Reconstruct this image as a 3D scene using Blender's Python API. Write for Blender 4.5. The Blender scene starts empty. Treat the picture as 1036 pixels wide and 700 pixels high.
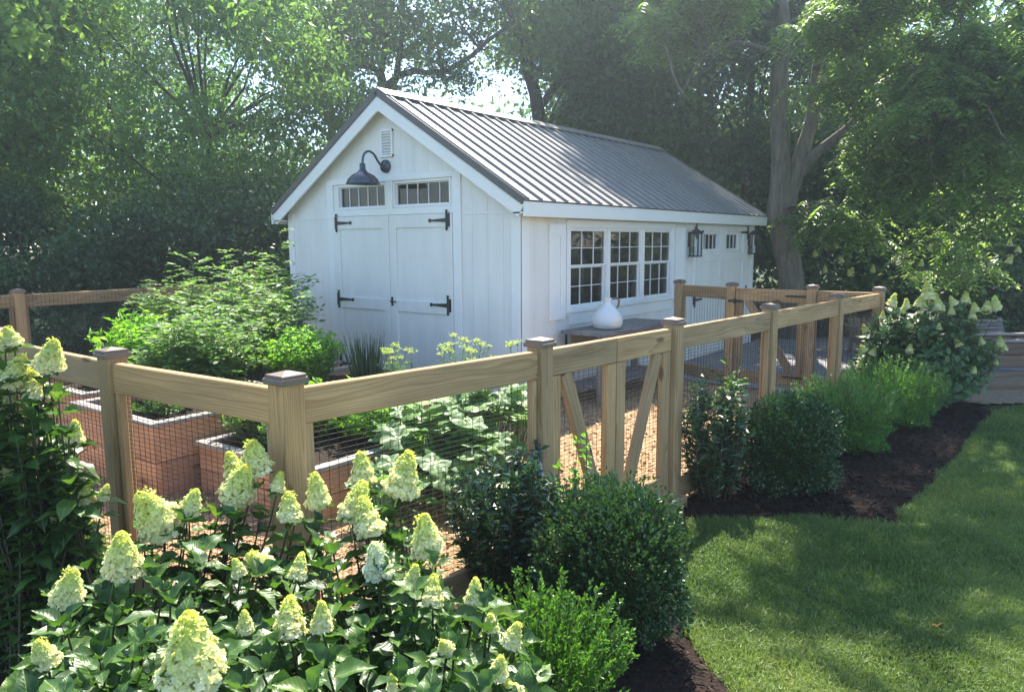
import bpy, math, random
import numpy as np
from mathutils import Matrix, Vector
random.seed(7)
R = np.random.default_rng(11)
rad = math.radians
sc = bpy.context.scene
COL = sc.collection
A = np.array

# ------------------------------------------------------------ camera maths
# world axes: x runs along the shed's long side, y across it to the left, origin at the shed's near corner
PITCH, ROLL, F = 0.1371, -0.0053, 762.4
EYE = A([-6.006, -4.484, 1.7])
FW = A([0.79368635, 0.6083272]); RT = A([0.6083272, -0.79368635])
def ray(u, v):
    a = (u-518)/F; b = (350-v)/F
    a, b = a*math.cos(ROLL)-b*math.sin(ROLL), a*math.sin(ROLL)+b*math.cos(ROLL)
    h = FW*(math.cos(PITCH)+b*math.sin(PITCH)) + RT*a
    return A([h[0], h[1], -math.sin(PITCH)+b*math.cos(PITCH)])
def atz(u, v, z):
    d = ray(u, v); return EYE + d*((z-EYE[2])/d[2])
def atd(u, v, Y):                       # Y = distance forward of the viewer
    d = ray(u, v); return EYE + d*(Y/float(d[:2]@FW))
def view(X, Y, z=0.0):
    p = EYE[:2]+RT*X+FW*Y; return A([p[0], p[1], z])

# ------------------------------------------------------------ materials
def new_mat(name):
    m = bpy.data.materials.new(name); m.use_nodes = True
    nt = m.node_tree; nt.nodes.clear()
    return m, nt, nt.nodes, nt.links
def N(nt, typ, **kw):
    n = nt.nodes.new(typ)
    for k, v in kw.items():
        if k.startswith('i_'):
            n.inputs[k[2:].replace('_', ' ')].default_value = v
        else: setattr(n, k, v)
    return n
def ramp(nt, stops):
    r = nt.nodes.new('ShaderNodeValToRGB'); e = r.color_ramp.elements
    while len(e) < len(stops): e.new(0.5)
    for k, (p, c) in enumerate(stops):
        e[k].position = p; e[k].color = (*c, 1)
    return r
def finish(nt, shader, bump=None, strength=0.3, dist=0.01):
    out = nt.nodes.new('ShaderNodeOutputMaterial')
    nt.links.new(shader, out.inputs['Surface'])
def bump(nt, height, bsdf, strength=0.3, dist=0.01):
    b = N(nt, 'ShaderNodeBump'); b.inputs['Strength'].default_value = strength; b.inputs['Distance'].default_value = dist
    nt.links.new(height, b.inputs['Height']); nt.links.new(b.outputs[0], bsdf.inputs['Normal'])

def leaf_mat(name, c1, c2, trans=0.4, rough=0.45, spec=0.4, veins=False, tcol=None):
    m, nt, ns, L = new_mat(name)
    at = N(nt, 'ShaderNodeAttribute', attribute_name='rnd')
    r = ramp(nt, [(0.0, c1), (0.93, c2), (1.0, tuple(min(1, a*b_) for a, b_ in zip(c2, (1.5, 1.15, .9))))]); L.new(at.outputs['Fac'], r.inputs[0])
    p = N(nt, 'ShaderNodeBsdfPrincipled'); p.inputs['Roughness'].default_value = rough
    p.inputs['Specular IOR Level'].default_value = spec
    L.new(r.outputs[0], p.inputs['Base Color'])
    t = N(nt, 'ShaderNodeBsdfTranslucent')
    hs = N(nt, 'ShaderNodeMix', data_type='RGBA', blend_type='MULTIPLY')
    hs.inputs[0].default_value = 1.0
    L.new(r.outputs[0], hs.inputs[6]); hs.inputs[7].default_value = (*(tcol or (2.0, 2.1, 0.9)), 1)
    L.new(hs.outputs[2], t.inputs['Color'])
    mx = N(nt, 'ShaderNodeMixShader'); mx.inputs[0].default_value = trans
    L.new(p.outputs[0], mx.inputs[1]); L.new(t.outputs[0], mx.inputs[2])
    if veins:
        uv = N(nt, 'ShaderNodeAttribute', attribute_name='luv')
        sp = N(nt, 'ShaderNodeSeparateXYZ'); L.new(uv.outputs['Vector'], sp.inputs[0])
        ab = N(nt, 'ShaderNodeMath', operation='ABSOLUTE'); L.new(sp.outputs[1], ab.inputs[0])
        k = N(nt, 'ShaderNodeMath', operation='MULTIPLY_ADD'); L.new(ab.outputs[0], k.inputs[0]); k.inputs[1].default_value = -0.75
        L.new(sp.outputs[0], k.inputs[2])
        mu = N(nt, 'ShaderNodeMath', operation='MULTIPLY'); L.new(k.outputs[0], mu.inputs[0]); mu.inputs[1].default_value = 44
        si = N(nt, 'ShaderNodeMath', operation='SINE'); L.new(mu.outputs[0], si.inputs[0])
        bump(nt, si.outputs[0], p, 0.16, 0.0012)
        lt = N(nt, 'ShaderNodeMath', operation='LESS_THAN'); L.new(ab.outputs[0], lt.inputs[0]); lt.inputs[1].default_value = 0.02
        mm = N(nt, 'ShaderNodeMix', data_type='RGBA'); L.new(lt.outputs[0], mm.inputs[0]); L.new(r.outputs[0], mm.inputs[6])
        mm.inputs[7].default_value = (min(c2[0]*2.2, .5), min(c2[1]*1.7, .5), c2[2]*1.5, 1)
        L.new(mm.outputs[2], p.inputs['Base Color'])
    finish(nt, mx.outputs[0]); return m

def wood_mat(name, light, dark, ring=0.011, amount=1.0, rough=0.75):
    m, nt, ns, L = new_mat(name)
    at = N(nt, 'ShaderNodeAttribute', attribute_name='gr')
    mp = N(nt, 'ShaderNodeMapping'); mp.inputs['Scale'].default_value = (1.1, 9, 9); L.new(at.outputs['Vector'], mp.inputs[0])
    nz = N(nt, 'ShaderNodeTexNoise'); nz.inputs['Scale'].default_value = 1.0; nz.inputs['Detail'].default_value = 2; L.new(mp.outputs[0], nz.inputs[0])
    sp = N(nt, 'ShaderNodeSeparateXYZ'); L.new(at.outputs['Vector'], sp.inputs[0])
    cb = N(nt, 'ShaderNodeCombineXYZ'); L.new(sp.outputs[1], cb.inputs[1]); L.new(sp.outputs[2], cb.inputs[2])
    ln = N(nt, 'ShaderNodeVectorMath', operation='LENGTH'); L.new(cb.outputs[0], ln.inputs[0])
    ad = N(nt, 'ShaderNodeMath', operation='MULTIPLY_ADD'); L.new(nz.outputs[0], ad.inputs[0]); ad.inputs[1].default_value = 0.07; L.new(ln.outputs['Value'], ad.inputs[2])
    mu = N(nt, 'ShaderNodeMath', operation='MULTIPLY'); L.new(ad.outputs[0], mu.inputs[0]); mu.inputs[1].default_value = 1/ring
    fr = N(nt, 'ShaderNodeMath', operation='FRACT'); L.new(mu.outputs[0], fr.inputs[0])
    mid = tuple((a*0.6+b*0.4) for a, b in zip(light, dark))
    r = ramp(nt, [(0.0, light), (0.55, mid), (0.86, dark), (1.0, light)]); L.new(fr.outputs[0], r.inputs[0])
    # fine streaks and blotches of weathering
    m2 = N(nt, 'ShaderNodeMapping'); m2.inputs['Scale'].default_value = (3, 120, 120); L.new(at.outputs['Vector'], m2.inputs[0])
    n2 = N(nt, 'ShaderNodeTexNoise'); n2.inputs['Scale'].default_value = 1.0; n2.inputs['Detail'].default_value = 3; L.new(m2.outputs[0], n2.inputs[0])
    m3 = N(nt, 'ShaderNodeMapping'); m3.inputs['Scale'].default_value = (2.2, 9, 9); L.new(at.outputs['Vector'], m3.inputs[0])
    n3 = N(nt, 'ShaderNodeTexNoise'); n3.inputs['Scale'].default_value = 1.0; n3.inputs['Detail'].default_value = 5; L.new(m3.outputs[0], n3.inputs[0])
    sm = N(nt, 'ShaderNodeMath', operation='MULTIPLY_ADD'); L.new(n2.outputs[0], sm.inputs[0]); sm.inputs[1].default_value = 0.55
    m4 = N(nt, 'ShaderNodeMath', operation='MULTIPLY'); L.new(n3.outputs[0], m4.inputs[0]); m4.inputs[1].default_value = 0.9
    L.new(m4.outputs[0], sm.inputs[2])
    r2 = ramp(nt, [(0.35, (0.62, 0.60, 0.58)), (1.05, (1.25, 1.25, 1.25))]); L.new(sm.outputs[0], r2.inputs[0])
    mx = N(nt, 'ShaderNodeMix', data_type='RGBA', blend_type='MULTIPLY'); mx.inputs[0].default_value = 1
    L.new(r.outputs[0], mx.inputs[6]); L.new(r2.outputs[0], mx.inputs[7])
    # knots
    mk = N(nt, 'ShaderNodeMapping'); mk.inputs['Scale'].default_value = (2.6, 7, 7); L.new(at.outputs['Vector'], mk.inputs[0])
    vo = N(nt, 'ShaderNodeTexVoronoi'); vo.inputs['Scale'].default_value = 1.0; L.new(mk.outputs[0], vo.inputs[0])
    rk = ramp(nt, [(0.0, (1, 1, 1)), (0.10, (.75, .75, .75)), (0.15, (0, 0, 0))]); L.new(vo.outputs['Distance'], rk.inputs[0])
    mz = N(nt, 'ShaderNodeMix', data_type='RGBA'); L.new(rk.outputs[0], mz.inputs[0]); L.new(mx.outputs[2], mz.inputs[6])
    mz.inputs[7].default_value = (dark[0]*.45, dark[1]*.4, dark[2]*.4, 1)
    p = N(nt, 'ShaderNodeBsdfPrincipled'); p.inputs['Roughness'].default_value = rough; p.inputs['Specular IOR Level'].default_value = 0.25
    ar = N(nt, 'ShaderNodeAttribute', attribute_name='rnd'); rr_ = ramp(nt, [(0.0, (.80, .82, .86)), (.5, (1, 1, 1)), (1.0, (1.16, 1.08, .98))]); L.new(ar.outputs['Fac'], rr_.inputs[0])
    mq = N(nt, 'ShaderNodeMix', data_type='RGBA', blend_type='MULTIPLY'); mq.inputs[0].default_value = 1; L.new(mz.outputs[2], mq.inputs[6]); L.new(rr_.outputs[0], mq.inputs[7])
    L.new(mq.outputs[2], p.inputs['Base Color']); bump(nt, sm.outputs[0], p, 0.35, 0.003)
    finish(nt, p.outputs[0]); return m

def plain_mat(name, c, rough=0.5, metal=0.0, spec=0.5, var=0.0, scale=6.0, bmp=0.0, bscale=60.0, c2=None, stretch=(1, 1, 1)):
    m, nt, ns, L = new_mat(name)
    p = N(nt, 'ShaderNodeBsdfPrincipled'); p.inputs['Roughness'].default_value = rough
    p.inputs['Metallic'].default_value = metal; p.inputs['Specular IOR Level'].default_value = spec
    tc = N(nt, 'ShaderNodeTexCoord'); mp = N(nt, 'ShaderNodeMapping'); mp.inputs['Scale'].default_value = stretch
    L.new(tc.outputs['Object'], mp.inputs[0])
    nz = N(nt, 'ShaderNodeTexNoise'); nz.inputs['Scale'].default_value = scale; nz.inputs['Detail'].default_value = 6
    L.new(mp.outputs[0], nz.inputs[0])
    if c2 is None: c2 = tuple(x*(1-var) for x in c)
    r = ramp(nt, [(0.3, c2), (0.7, c)]); L.new(nz.outputs[0], r.inputs[0]); L.new(r.outputs[0], p.inputs['Base Color'])
    if bmp:
        nb = N(nt, 'ShaderNodeTexNoise'); nb.inputs['Scale'].default_value = bscale; nb.inputs['Detail'].default_value = 4
        L.new(mp.outputs[0], nb.inputs[0]); bump(nt, nb.outputs[0], p, bmp, 0.01)
    finish(nt, p.outputs[0]); return m

def ground_mat(name, stops, scale, bstr=0.6, bscale=50, rough=0.95):
    m, nt, ns, L = new_mat(name)
    tc = N(nt, 'ShaderNodeTexCoord')
    n1 = N(nt, 'ShaderNodeTexNoise'); n1.inputs['Scale'].default_value = scale; n1.inputs['Detail'].default_value = 10; n1.inputs['Roughness'].default_value = 0.7
    L.new(tc.outputs['Object'], n1.inputs[0])
    vo = N(nt, 'ShaderNodeTexVoronoi'); vo.inputs['Scale'].default_value = bscale; L.new(tc.outputs['Object'], vo.inputs[0])
    mx = N(nt, 'ShaderNodeMath', operation='MULTIPLY_ADD'); L.new(vo.outputs['Distance'], mx.inputs[0]); mx.inputs[1].default_value = 0.35
    L.new(n1.outputs[0], mx.inputs[2])
    r = ramp(nt, stops); L.new(mx.outputs[0], r.inputs[0])
    p = N(nt, 'ShaderNodeBsdfPrincipled'); p.inputs['Roughness'].default_value = rough; p.inputs['Specular IOR Level'].default_value = 0.15
    L.new(r.outputs[0], p.inputs['Base Color']); bump(nt, mx.outputs[0], p, bstr, 0.03); finish(nt, p.outputs[0]); return m

def glass_mat(name, tint=(0.9, 0.95, 1.0)):
    m, nt, ns, L = new_mat(name)
    fr = N(nt, 'ShaderNodeFresnel'); fr.inputs[0].default_value = 1.5
    g = N(nt, 'ShaderNodeBsdfGlossy'); g.inputs['Roughness'].default_value = 0.02
    t = N(nt, 'ShaderNodeBsdfTransparent'); t.inputs['Color'].default_value = (*tint, 1)
    mx = N(nt, 'ShaderNodeMixShader'); ma = N(nt, 'ShaderNodeMath', operation='MULTIPLY_ADD'); L.new(fr.outputs[0], ma.inputs[0]); ma.inputs[1].default_value = .8; ma.inputs[2].default_value = 0.02
    L.new(ma.outputs[0], mx.inputs[0]); L.new(t.outputs[0], mx.inputs[1]); L.new(g.outputs[0], mx.inputs[2])
    finish(nt, mx.outputs[0]); return m

M = {}
M['pine'] = wood_mat('treated_pine', (0.48, 0.32, 0.165), (0.33, 0.208, 0.10))
M['cedar'] = wood_mat('stained_cedar', (0.62, 0.345, 0.20), (0.50, 0.25, 0.135), ring=0.02)
M['cap_board'] = wood_mat('weathered_board', (0.36, 0.33, 0.31), (0.25, 0.225, 0.205), ring=0.02)
M['grey_wood'] = wood_mat('grey_weathered_wood', (0.25, 0.235, 0.225), (0.155, 0.145, 0.14), ring=0.015)
M['brown_wood'] = wood_mat('brown_timber', (0.26, 0.17, 0.11), (0.14, 0.09, 0.06), ring=0.015)
M['white'] = plain_mat('white_paint', (0.80, 0.785, 0.745), 0.45, var=0.10, scale=2.2, bmp=0.06, bscale=30, stretch=(3, 3, .5))
M['white_trim'] = plain_mat('white_trim_paint', (0.82, 0.82, 0.80), 0.4, var=0.03, scale=3)
M['roof'] = plain_mat('bronze_roof_metal', (0.26, 0.25, 0.245), 0.45, metal=0.2, spec=0.6, var=0.15, scale=1.5, stretch=(1, .3, .3))
M['roof_edge'] = plain_mat('dark_roof_trim', (0.065, 0.06, 0.06), 0.35, spec=0.5)
M['black'] = plain_mat('black_iron', (0.012, 0.012, 0.014), 0.4, spec=0.5)
M['wire'] = plain_mat('black_coated_wire', (0.012, 0.011, 0.011), 0.5)
M['lampblue'] = plain_mat('dark_navy_enamel', (0.025, 0.035, 0.06), 0.25, spec=0.6)
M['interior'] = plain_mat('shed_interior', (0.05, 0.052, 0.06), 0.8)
M['glass'] = glass_mat('window_glass')
M['post_cap'] = plain_mat('slate_post_cap', (0.19, 0.14, 0.11), 0.5, var=0.3, scale=12)
M['ceramic'] = plain_mat('white_glaze', (0.72, 0.74, 0.74), 0.25, spec=0.5, var=0.06, scale=8)
M['rattan'] = plain_mat('rattan', (0.20, 0.12, 0.07), 0.7)
M['steel'] = plain_mat('tool_steel', (0.35, 0.37, 0.40), 0.3, metal=0.6)
M['soil'] = ground_mat('bed_soil', [(0.3, (0.012, 0.009, 0.007)), (0.8, (0.04, 0.028, 0.02))], 12)
M['mulch'] = ground_mat('dark_bark_mulch', [(0.3, (0.006, 0.0045, 0.004)), (0.85, (0.034, 0.022, 0.017))], 14, 0.9, 60)
M['chip'] = leaf_mat('bark_chip', (0.009, 0.006, 0.005), (0.06, 0.036, 0.027), trans=0.0, rough=0.9, spec=.15)
M['straw'] = ground_mat('wood_chip_path', [(0.35, (0.16, 0.09, 0.045)), (0.9, (0.50, 0.33, 0.19))], 9, 0.9, 45)
M['strawchip'] = leaf_mat('straw_chip', (0.22, 0.13, 0.065), (0.66, 0.47, 0.29), trans=0.0, rough=0.9, spec=.15)
M['turf'] = ground_mat('turf', [(0.3, (0.018, 0.026, 0.008)), (0.85, (0.05, 0.075, 0.02))], 6)
M['gravel'] = ground_mat('gravel', [(0.35, (0.11, 0.085, 0.06)), (0.9, (0.33, 0.25, 0.18))], 20, 0.9, 70)
M['paving'] = plain_mat('grey_paving', (0.27, 0.255, 0.27), 0.8, var=0.2, scale=3, bmp=0.2)
M['bark'] = plain_mat('tree_bark', (0.215, 0.185, 0.145), 0.9, var=0.55, scale=5, bmp=1.0, bscale=9, stretch=(3, 3, .7))
M['barkd'] = plain_mat('dark_tree_bark', (0.075, 0.062, 0.05), 0.9, var=0.5, scale=5, bmp=0.8, bscale=14, stretch=(3, 3, .6))
M['twig'] = plain_mat('brown_stem', (0.11, 0.065, 0.04), 0.7, var=0.3)
M['hstem'] = plain_mat('hydrangea_stem', (0.062, 0.055, 0.026), 0.7, var=0.3)
M['gstem'] = plain_mat('green_stem', (0.10, 0.16, 0.05), 0.6, var=0.3)
M['grass'] = leaf_mat('grass_blade', (0.062, 0.125, 0.034), (0.215, 0.285, 0.095), trans=0.35, rough=0.5, spec=.3, tcol=(1.5, 1.6, .8))
M['hyd'] = leaf_mat('hydrangea_leaf', (0.024, 0.064, 0.014), (0.075, 0.155, 0.032), trans=0.28, rough=0.40, spec=0.42, veins=True)
M['hydr'] = leaf_mat('hydrangea_leaf_light', (0.045, 0.10, 0.035), (0.10, 0.18, 0.06), trans=0.25, rough=0.45, spec=0.5)
M['bloom'] = leaf_mat('hydrangea_bloom', (0.90, 0.86, 0.55), (0.64, 0.72, 0.15), trans=0.35, rough=0.6, spec=0.2, tcol=(1.1, 1.1, .8))
M['bloomw'] = leaf_mat('hydrangea_bloom_white', (0.86, 0.86, 0.70), (0.72, 0.80, 0.45), trans=0.35, rough=0.6, spec=0.2, tcol=(1.05, 1.05, .9))
M['box'] = leaf_mat('boxwood_leaf', (0.018, 0.050, 0.018), (0.05, 0.115, 0.035), trans=0.15, rough=0.3, spec=0.6)
M['bright'] = leaf_mat('holly_leaf', (0.028, 0.085, 0.018), (0.075, 0.175, 0.03), trans=0.33, rough=0.35)
M['laurel'] = leaf_mat('laurel_leaf', (0.020, 0.062, 0.024), (0.06, 0.125, 0.045), trans=0.12, rough=0.25, spec=0.6)
M['yew'] = leaf_mat('yew_leaf', (0.045, 0.12, 0.03), (0.10, 0.22, 0.055), trans=0.3, rough=0.45)
M['tomato'] = leaf_mat('tomato_leaf', (0.07, 0.155, 0.04), (0.17, 0.28, 0.085), trans=0.42, rough=0.5)
M['basil'] = leaf_mat('basil_leaf', (0.10, 0.24, 0.025), (0.20, 0.38, 0.05), trans=0.42, rough=0.45)
M['chive'] = leaf_mat('chive_blade', (0.02, 0.065, 0.03), (0.05, 0.12, 0.05), trans=0.15, rough=0.4)
M['squash'] = leaf_mat('squash_leaf', (0.06, 0.15, 0.04), (0.17, 0.29, 0.10), trans=0.35, rough=0.5, veins=True)
M['herb'] = leaf_mat('herb_flower', (0.24, 0.36, 0.10), (0.55, 0.60, 0.26), trans=0.35, rough=0.6)
M['evergreen'] = leaf_mat('evergreen_leaf', (0.02, 0.055, 0.022), (0.055, 0.115, 0.042), trans=0.25)
M['darkveg'] = leaf_mat('pepper_leaf', (0.02, 0.06, 0.015), (0.07, 0.15, 0.03), trans=0.3, rough=0.4)
M['t_light'] = leaf_mat('light_tree_leaf', (0.09, 0.17, 0.035), (0.21, 0.32, 0.08), trans=0.45)
M['t_mid'] = leaf_mat('willow_tree_leaf', (0.06, 0.135, 0.04), (0.16, 0.27, 0.085), trans=0.45)
M['t_dark'] = leaf_mat('dark_tree_leaf', (0.03, 0.07, 0.028), (0.085, 0.15, 0.055), trans=0.38)
M['t_maple'] = leaf_mat('maple_leaf', (0.05, 0.11, 0.035), (0.14, 0.23, 0.07), trans=0.42)
M['t_walnut'] = leaf_mat('walnut_leaf', (0.10, 0.175, 0.065), (0.22, 0.32, 0.12), trans=0.5)

# ------------------------------------------------------------ mesh builder
class MB:
    def __init__(s): s.V = []; s.F = {3: [], 4: []}; s.n = 0; s.G = []; s.Rn = []; s.U = []; s.ng = []
    def add(s, V, quads=None, tris=None, gr=None, rnd=None, luv=None):
        V = np.asarray(V, float).reshape(-1, 3); k = len(V)
        if quads is not None and len(quads): s.F[4].append(np.asarray(quads, int).reshape(-1, 4)+s.n)
        if tris is not None and len(tris): s.F[3].append(np.asarray(tris, int).reshape(-1, 3)+s.n)
        s.V.append(V); s.n += k
        s.G.append(np.zeros((k, 3)) if gr is None else np.asarray(gr, float))
        s.Rn.append(np.full(k, 0.5) if rnd is None else np.broadcast_to(np.asarray(rnd, float), (k,)))
        s.U.append(np.zeros((k, 3)) if luv is None else np.asarray(luv, float))
    def poly(s, pts, h=None):           # a convex polygon sheet as a fan; with h an extruded slab
        pts = [A(p, float) for p in pts]; n = len(pts)
        s.add(pts, tris=[(0, i, i+1) for i in range(1, n-1)])
    # board: from p0 to p1, size w along 'side', t along the third axis, chamfered edges
    def board(s, p0, p1, w, t, side, ch=0.004):
        p0 = A(p0, float); p1 = A(p1, float); d = p1-p0; ln = np.linalg.norm(d); d = d/ln
        side = A(side, float); side = side-d*(side@d); side /= np.linalg.norm(side); up = np.cross(d, side)
        a, b = w/2, t/2; c = min(ch, a*.4, b*.4)
        pr = A([(a, b-c), (a-c, b), (-a+c, b), (-a, b-c), (-a, -b+c), (-a+c, -b), (a-c, -b), (a, -b+c)])
        off = A([random.uniform(0, 50), random.uniform(-.09, .09), random.uniform(.02, .12)])
        V = []; G = []
        for q, x in ((p0, 0), (p1, ln)):
            for (y, z) in pr:
                V.append(q+side*y+up*z); G.append((x+off[0], y+off[1], z+off[2]))
        qs = [(i, (i+1) % 8, 8+(i+1) % 8, 8+i) for i in range(8)]
        tr = [(0, i, i+1) for i in range(1, 7)][::-1] + [(8, 8+i+1, 8+i) for i in range(1, 7)]
        tr2 = [(0, i+1, i) for i in range(1, 7)] + [(8, 8+i, 8+i+1) for i in range(1, 7)]
        s.add(V, qs, tr2, gr=G, rnd=random.random())
    def box(s, lo, hi, ch=0.003):
        lo = A(lo, float); hi = A(hi, float); c = (lo+hi)/2; e = hi-lo; k = int(np.argmax(e))
        ax = [A([1., 0, 0]), A([0, 1., 0]), A([0, 0, 1.])]
        o = (k+1) % 3; q = (k+2) % 3
        s.board(c-ax[k]*e[k]/2, c+ax[k]*e[k]/2, e[o], e[q], ax[o], ch)
    def tube(s, path, r, n=8, cap=True, gr=False):
        P = A(path, float); m = len(P); r = np.broadcast_to(A(r, float), (m,))
        T = np.gradient(P, axis=0); T /= np.linalg.norm(T, axis=1)[:, None]+1e-9
        ref = A([0, 0, 1.]) if abs(T[0][2]) < .9 else A([1., 0, 0])
        V = []
        for i in range(m):
            u = ref-T[i]*(ref@T[i]); u /= np.linalg.norm(u)+1e-9; w = np.cross(T[i], u); ref = u
            a = np.linspace(0, 2*math.pi, n, endpoint=False)
            V.append(P[i]+r[i]*(np.cos(a)[:, None]*u+np.sin(a)[:, None]*w))
        V = np.concatenate(V)
        qs = [(i*n+j, i*n+(j+1) % n, (i+1)*n+(j+1) % n, (i+1)*n+j) for i in range(m-1) for j in range(n)]
        tr = []
        if cap and n > 2:
            tr = [(0, j+1, j) for j in range(1, n-1)]+[((m-1)*n, (m-1)*n+j, (m-1)*n+j+1) for j in range(1, n-1)]
        s.add(V, qs, tr)
    def lathe(s, prof, c, n=32):
        prof = A(prof, float); m = len(prof); a = np.linspace(0, 2*math.pi, n, endpoint=False)
        V = np.concatenate([np.stack([c[0]+r*np.cos(a), c[1]+r*np.sin(a), np.full(n, c[2]+z)], 1) for r, z in prof])
        s.add(V, [(i*n+j, i*n+(j+1) % n, (i+1)*n+(j+1) % n, (i+1)*n+j) for i in range(m-1) for j in range(n)])
    def leaves(s, P, D, Nn, Ln, Wd, tpl, rnd=None):
        tv, tq, tt = tpl; k = len(P); m = len(tv)
        D = D/(np.linalg.norm(D, axis=1)[:, None]+1e-9); S = np.cross(Nn, D); S /= np.linalg.norm(S, axis=1)[:, None]+1e-9
        Z = np.cross(D, S); Ln = np.broadcast_to(Ln, (k,)); Wd = np.broadcast_to(Wd, (k,))
        V = P[:, None]+D[:, None]*(tv[None, :, 0]*Ln[:, None])[..., None]+S[:, None]*(tv[None, :, 1]*Wd[:, None])[..., None]+Z[:, None]*(tv[None, :, 2]*Ln[:, None])[..., None]
        off = (np.arange(k)*m)[:, None, None]
        q = (tq[None]+off).reshape(-1, 4) if len(tq) else None
        t = (tt[None]+off).reshape(-1, 3) if len(tt) else None
        rn = R.random(k) if rnd is None else rnd
        s.add(V.reshape(-1, 3), q, t, rnd=np.repeat(rn, m), luv=np.tile(A([(a, b, 0) for a, b, c in tv]), (k, 1)))
    def mesh(s, name, mat, mtx=None, smooth=False):
        V = np.concatenate(s.V)
        if mtx is not None:
            V = V@A(mtx.to_3x3()).T+A(mtx.translation)
        f4 = np.concatenate(s.F[4]) if s.F[4] else np.zeros((0, 4), int)
        f3 = np.concatenate(s.F[3]) if s.F[3] else np.zeros((0, 3), int)
        me = bpy.data.meshes.new(name); me.vertices.add(len(V)); me.vertices.foreach_set('co', V.astype(np.float32).ravel())
        loops = np.concatenate([f4.ravel(), f3.ravel()]); me.loops.add(len(loops)); me.loops.foreach_set('vertex_index', loops.astype(np.int32))
        me.polygons.add(len(f4)+len(f3))
        st = np.concatenate([np.arange(len(f4))*4, len(f4)*4+np.arange(len(f3))*3]).astype(np.int32)
        me.polygons.foreach_set('loop_start', st)
        me.update(calc_edges=True)
        me.polygons.foreach_set('use_smooth', np.full(len(st), bool(smooth)))
        g = me.attributes.new('gr', 'FLOAT_VECTOR', 'POINT'); g.data.foreach_set('vector', np.concatenate(s.G).astype(np.float32).ravel())
        g = me.attributes.new('rnd', 'FLOAT', 'POINT'); g.data.foreach_set('value', np.concatenate(s.Rn).astype(np.float32))
        g = me.attributes.new('luv', 'FLOAT_VECTOR', 'POINT'); g.data.foreach_set('vector', np.concatenate(s.U).astype(np.float32).ravel())
        me.materials.append(mat); return me
    def build(s, name, mat, parent=None, smooth=False, label=None):
        mtx = None
        if parent is not None:
            root = parent
            while root.parent: root = root.parent
            mtx = (Matrix.Translation(root.location) @ root.rotation_euler.to_matrix().to_4x4()).inverted()
        o = bpy.data.objects.new(name, s.mesh(name, mat, mtx, smooth)); COL.objects.link(o)
        if parent is not None: o.parent = parent
        if label: o['label'] = label
        return o

def tag(o, label, cat, group=None):
    o['label'] = label; o['category'] = cat
    if group: o['group'] = group
    return o
def thing(name, label, cat, loc, group=None, rz=0):
    o = bpy.data.objects.new(name, None); COL.objects.link(o); o.location = tuple(float(x) for x in loc); o.rotation_euler = (0, 0, rz)
    o.empty_display_size = .1
    return tag(o, label, cat, group)
def setting(o, kind='structure'): o['kind'] = kind; return o

# leaf templates: verts (x along, y across, z out), quads, tris
T_FOLD = (A([(0, 0, 0), (.45, .5, .10), (1, 0, -.06), (.45, -.5, .10)]), np.zeros((0, 4), int), A([(0, 2, 1), (0, 3, 2)]))
T_DIA = (A([(0, 0, 0), (.4, .5, 0), (1, 0, -.05), (.4, -.5, 0)]), A([(0, 3, 2, 1)]), np.zeros((0, 3), int))
T_OVAL = (A([(0, 0, 0), (.3, .45, .06), (.7, .42, .05), (1, 0, 0), (.7, -.42, .05), (.3, -.45, .06)]), A([(0, 3, 2, 1), (0, 5, 4, 3)]), np.zeros((0, 3), int))
def big_tpl(ws, fold, droop, wav=0.0):
    n = len(ws); xs = np.linspace(0, 1, n); V = []; q = []
    for i, (x, w) in enumerate(zip(xs, ws)):
        z = -droop*x*x+wav*math.sin(i*2.1)
        for y, f in ((w, fold), (w*.5, fold*.35), (0, 0), (-w*.5, fold*.35), (-w, fold)):
            V.append((x+(0.02 if i % 2 else -.02)*abs(y)*2*(i not in (0, n-1)), y, z+f*w*1.2+(wav*.6*math.cos(i*2.6+y*8) if w else 0)))
    for i in range(n-1):
        for j in range(4): a = i*5+j; q.append((a, a+1, a+6, a+5)[::-1])
    return (A(V), A(q), np.zeros((0, 3), int))
T_HYD = big_tpl([0, .30, .46, .5, .44, .30, .13, 0], .28, .28, .02)
T_HYD2 = big_tpl([0, .30, .46, .5, .44, .30, .13, 0], .12, .45, .035)
T_HYD3 = big_tpl([0, .34, .5, .52, .42, .26, .10, 0], .45, -.05, .045)
def lobed(n=11):                       # a squash leaf: a lobed dish around its stalk
    V = [(0.35, 0, -.03)]; tr = []; k = 30
    for ring, rr in ((1, .5), (2, 1.0)):
        for i in range(k):
            a = 2*math.pi*i/k; lobe = 1+.13*math.cos(5*a)*(ring == 2)+.035*math.cos(15*a)*(ring == 2)
            if abs(a-math.pi) < .3 and ring == 2: lobe = .45
            V.append((.35+.55*rr*lobe*math.cos(a), .62*rr*lobe*math.sin(a), (.06 if ring == 1 else .0)+.035*math.sin(5*a+ring)))
    for i in range(k): tr.append((0, 1+i, 1+(i+1) % k))
    q = [(1+i, 1+k+i, 1+k+(i+1) % k, 1+(i+1) % k) for i in range(k)]
    return (A(V), A(q), A(tr))
T_SQ = lobed()
def unit(n):
    v = R.normal(size=(n, 3)); return v/np.linalg.norm(v, axis=1)[:, None]

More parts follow.
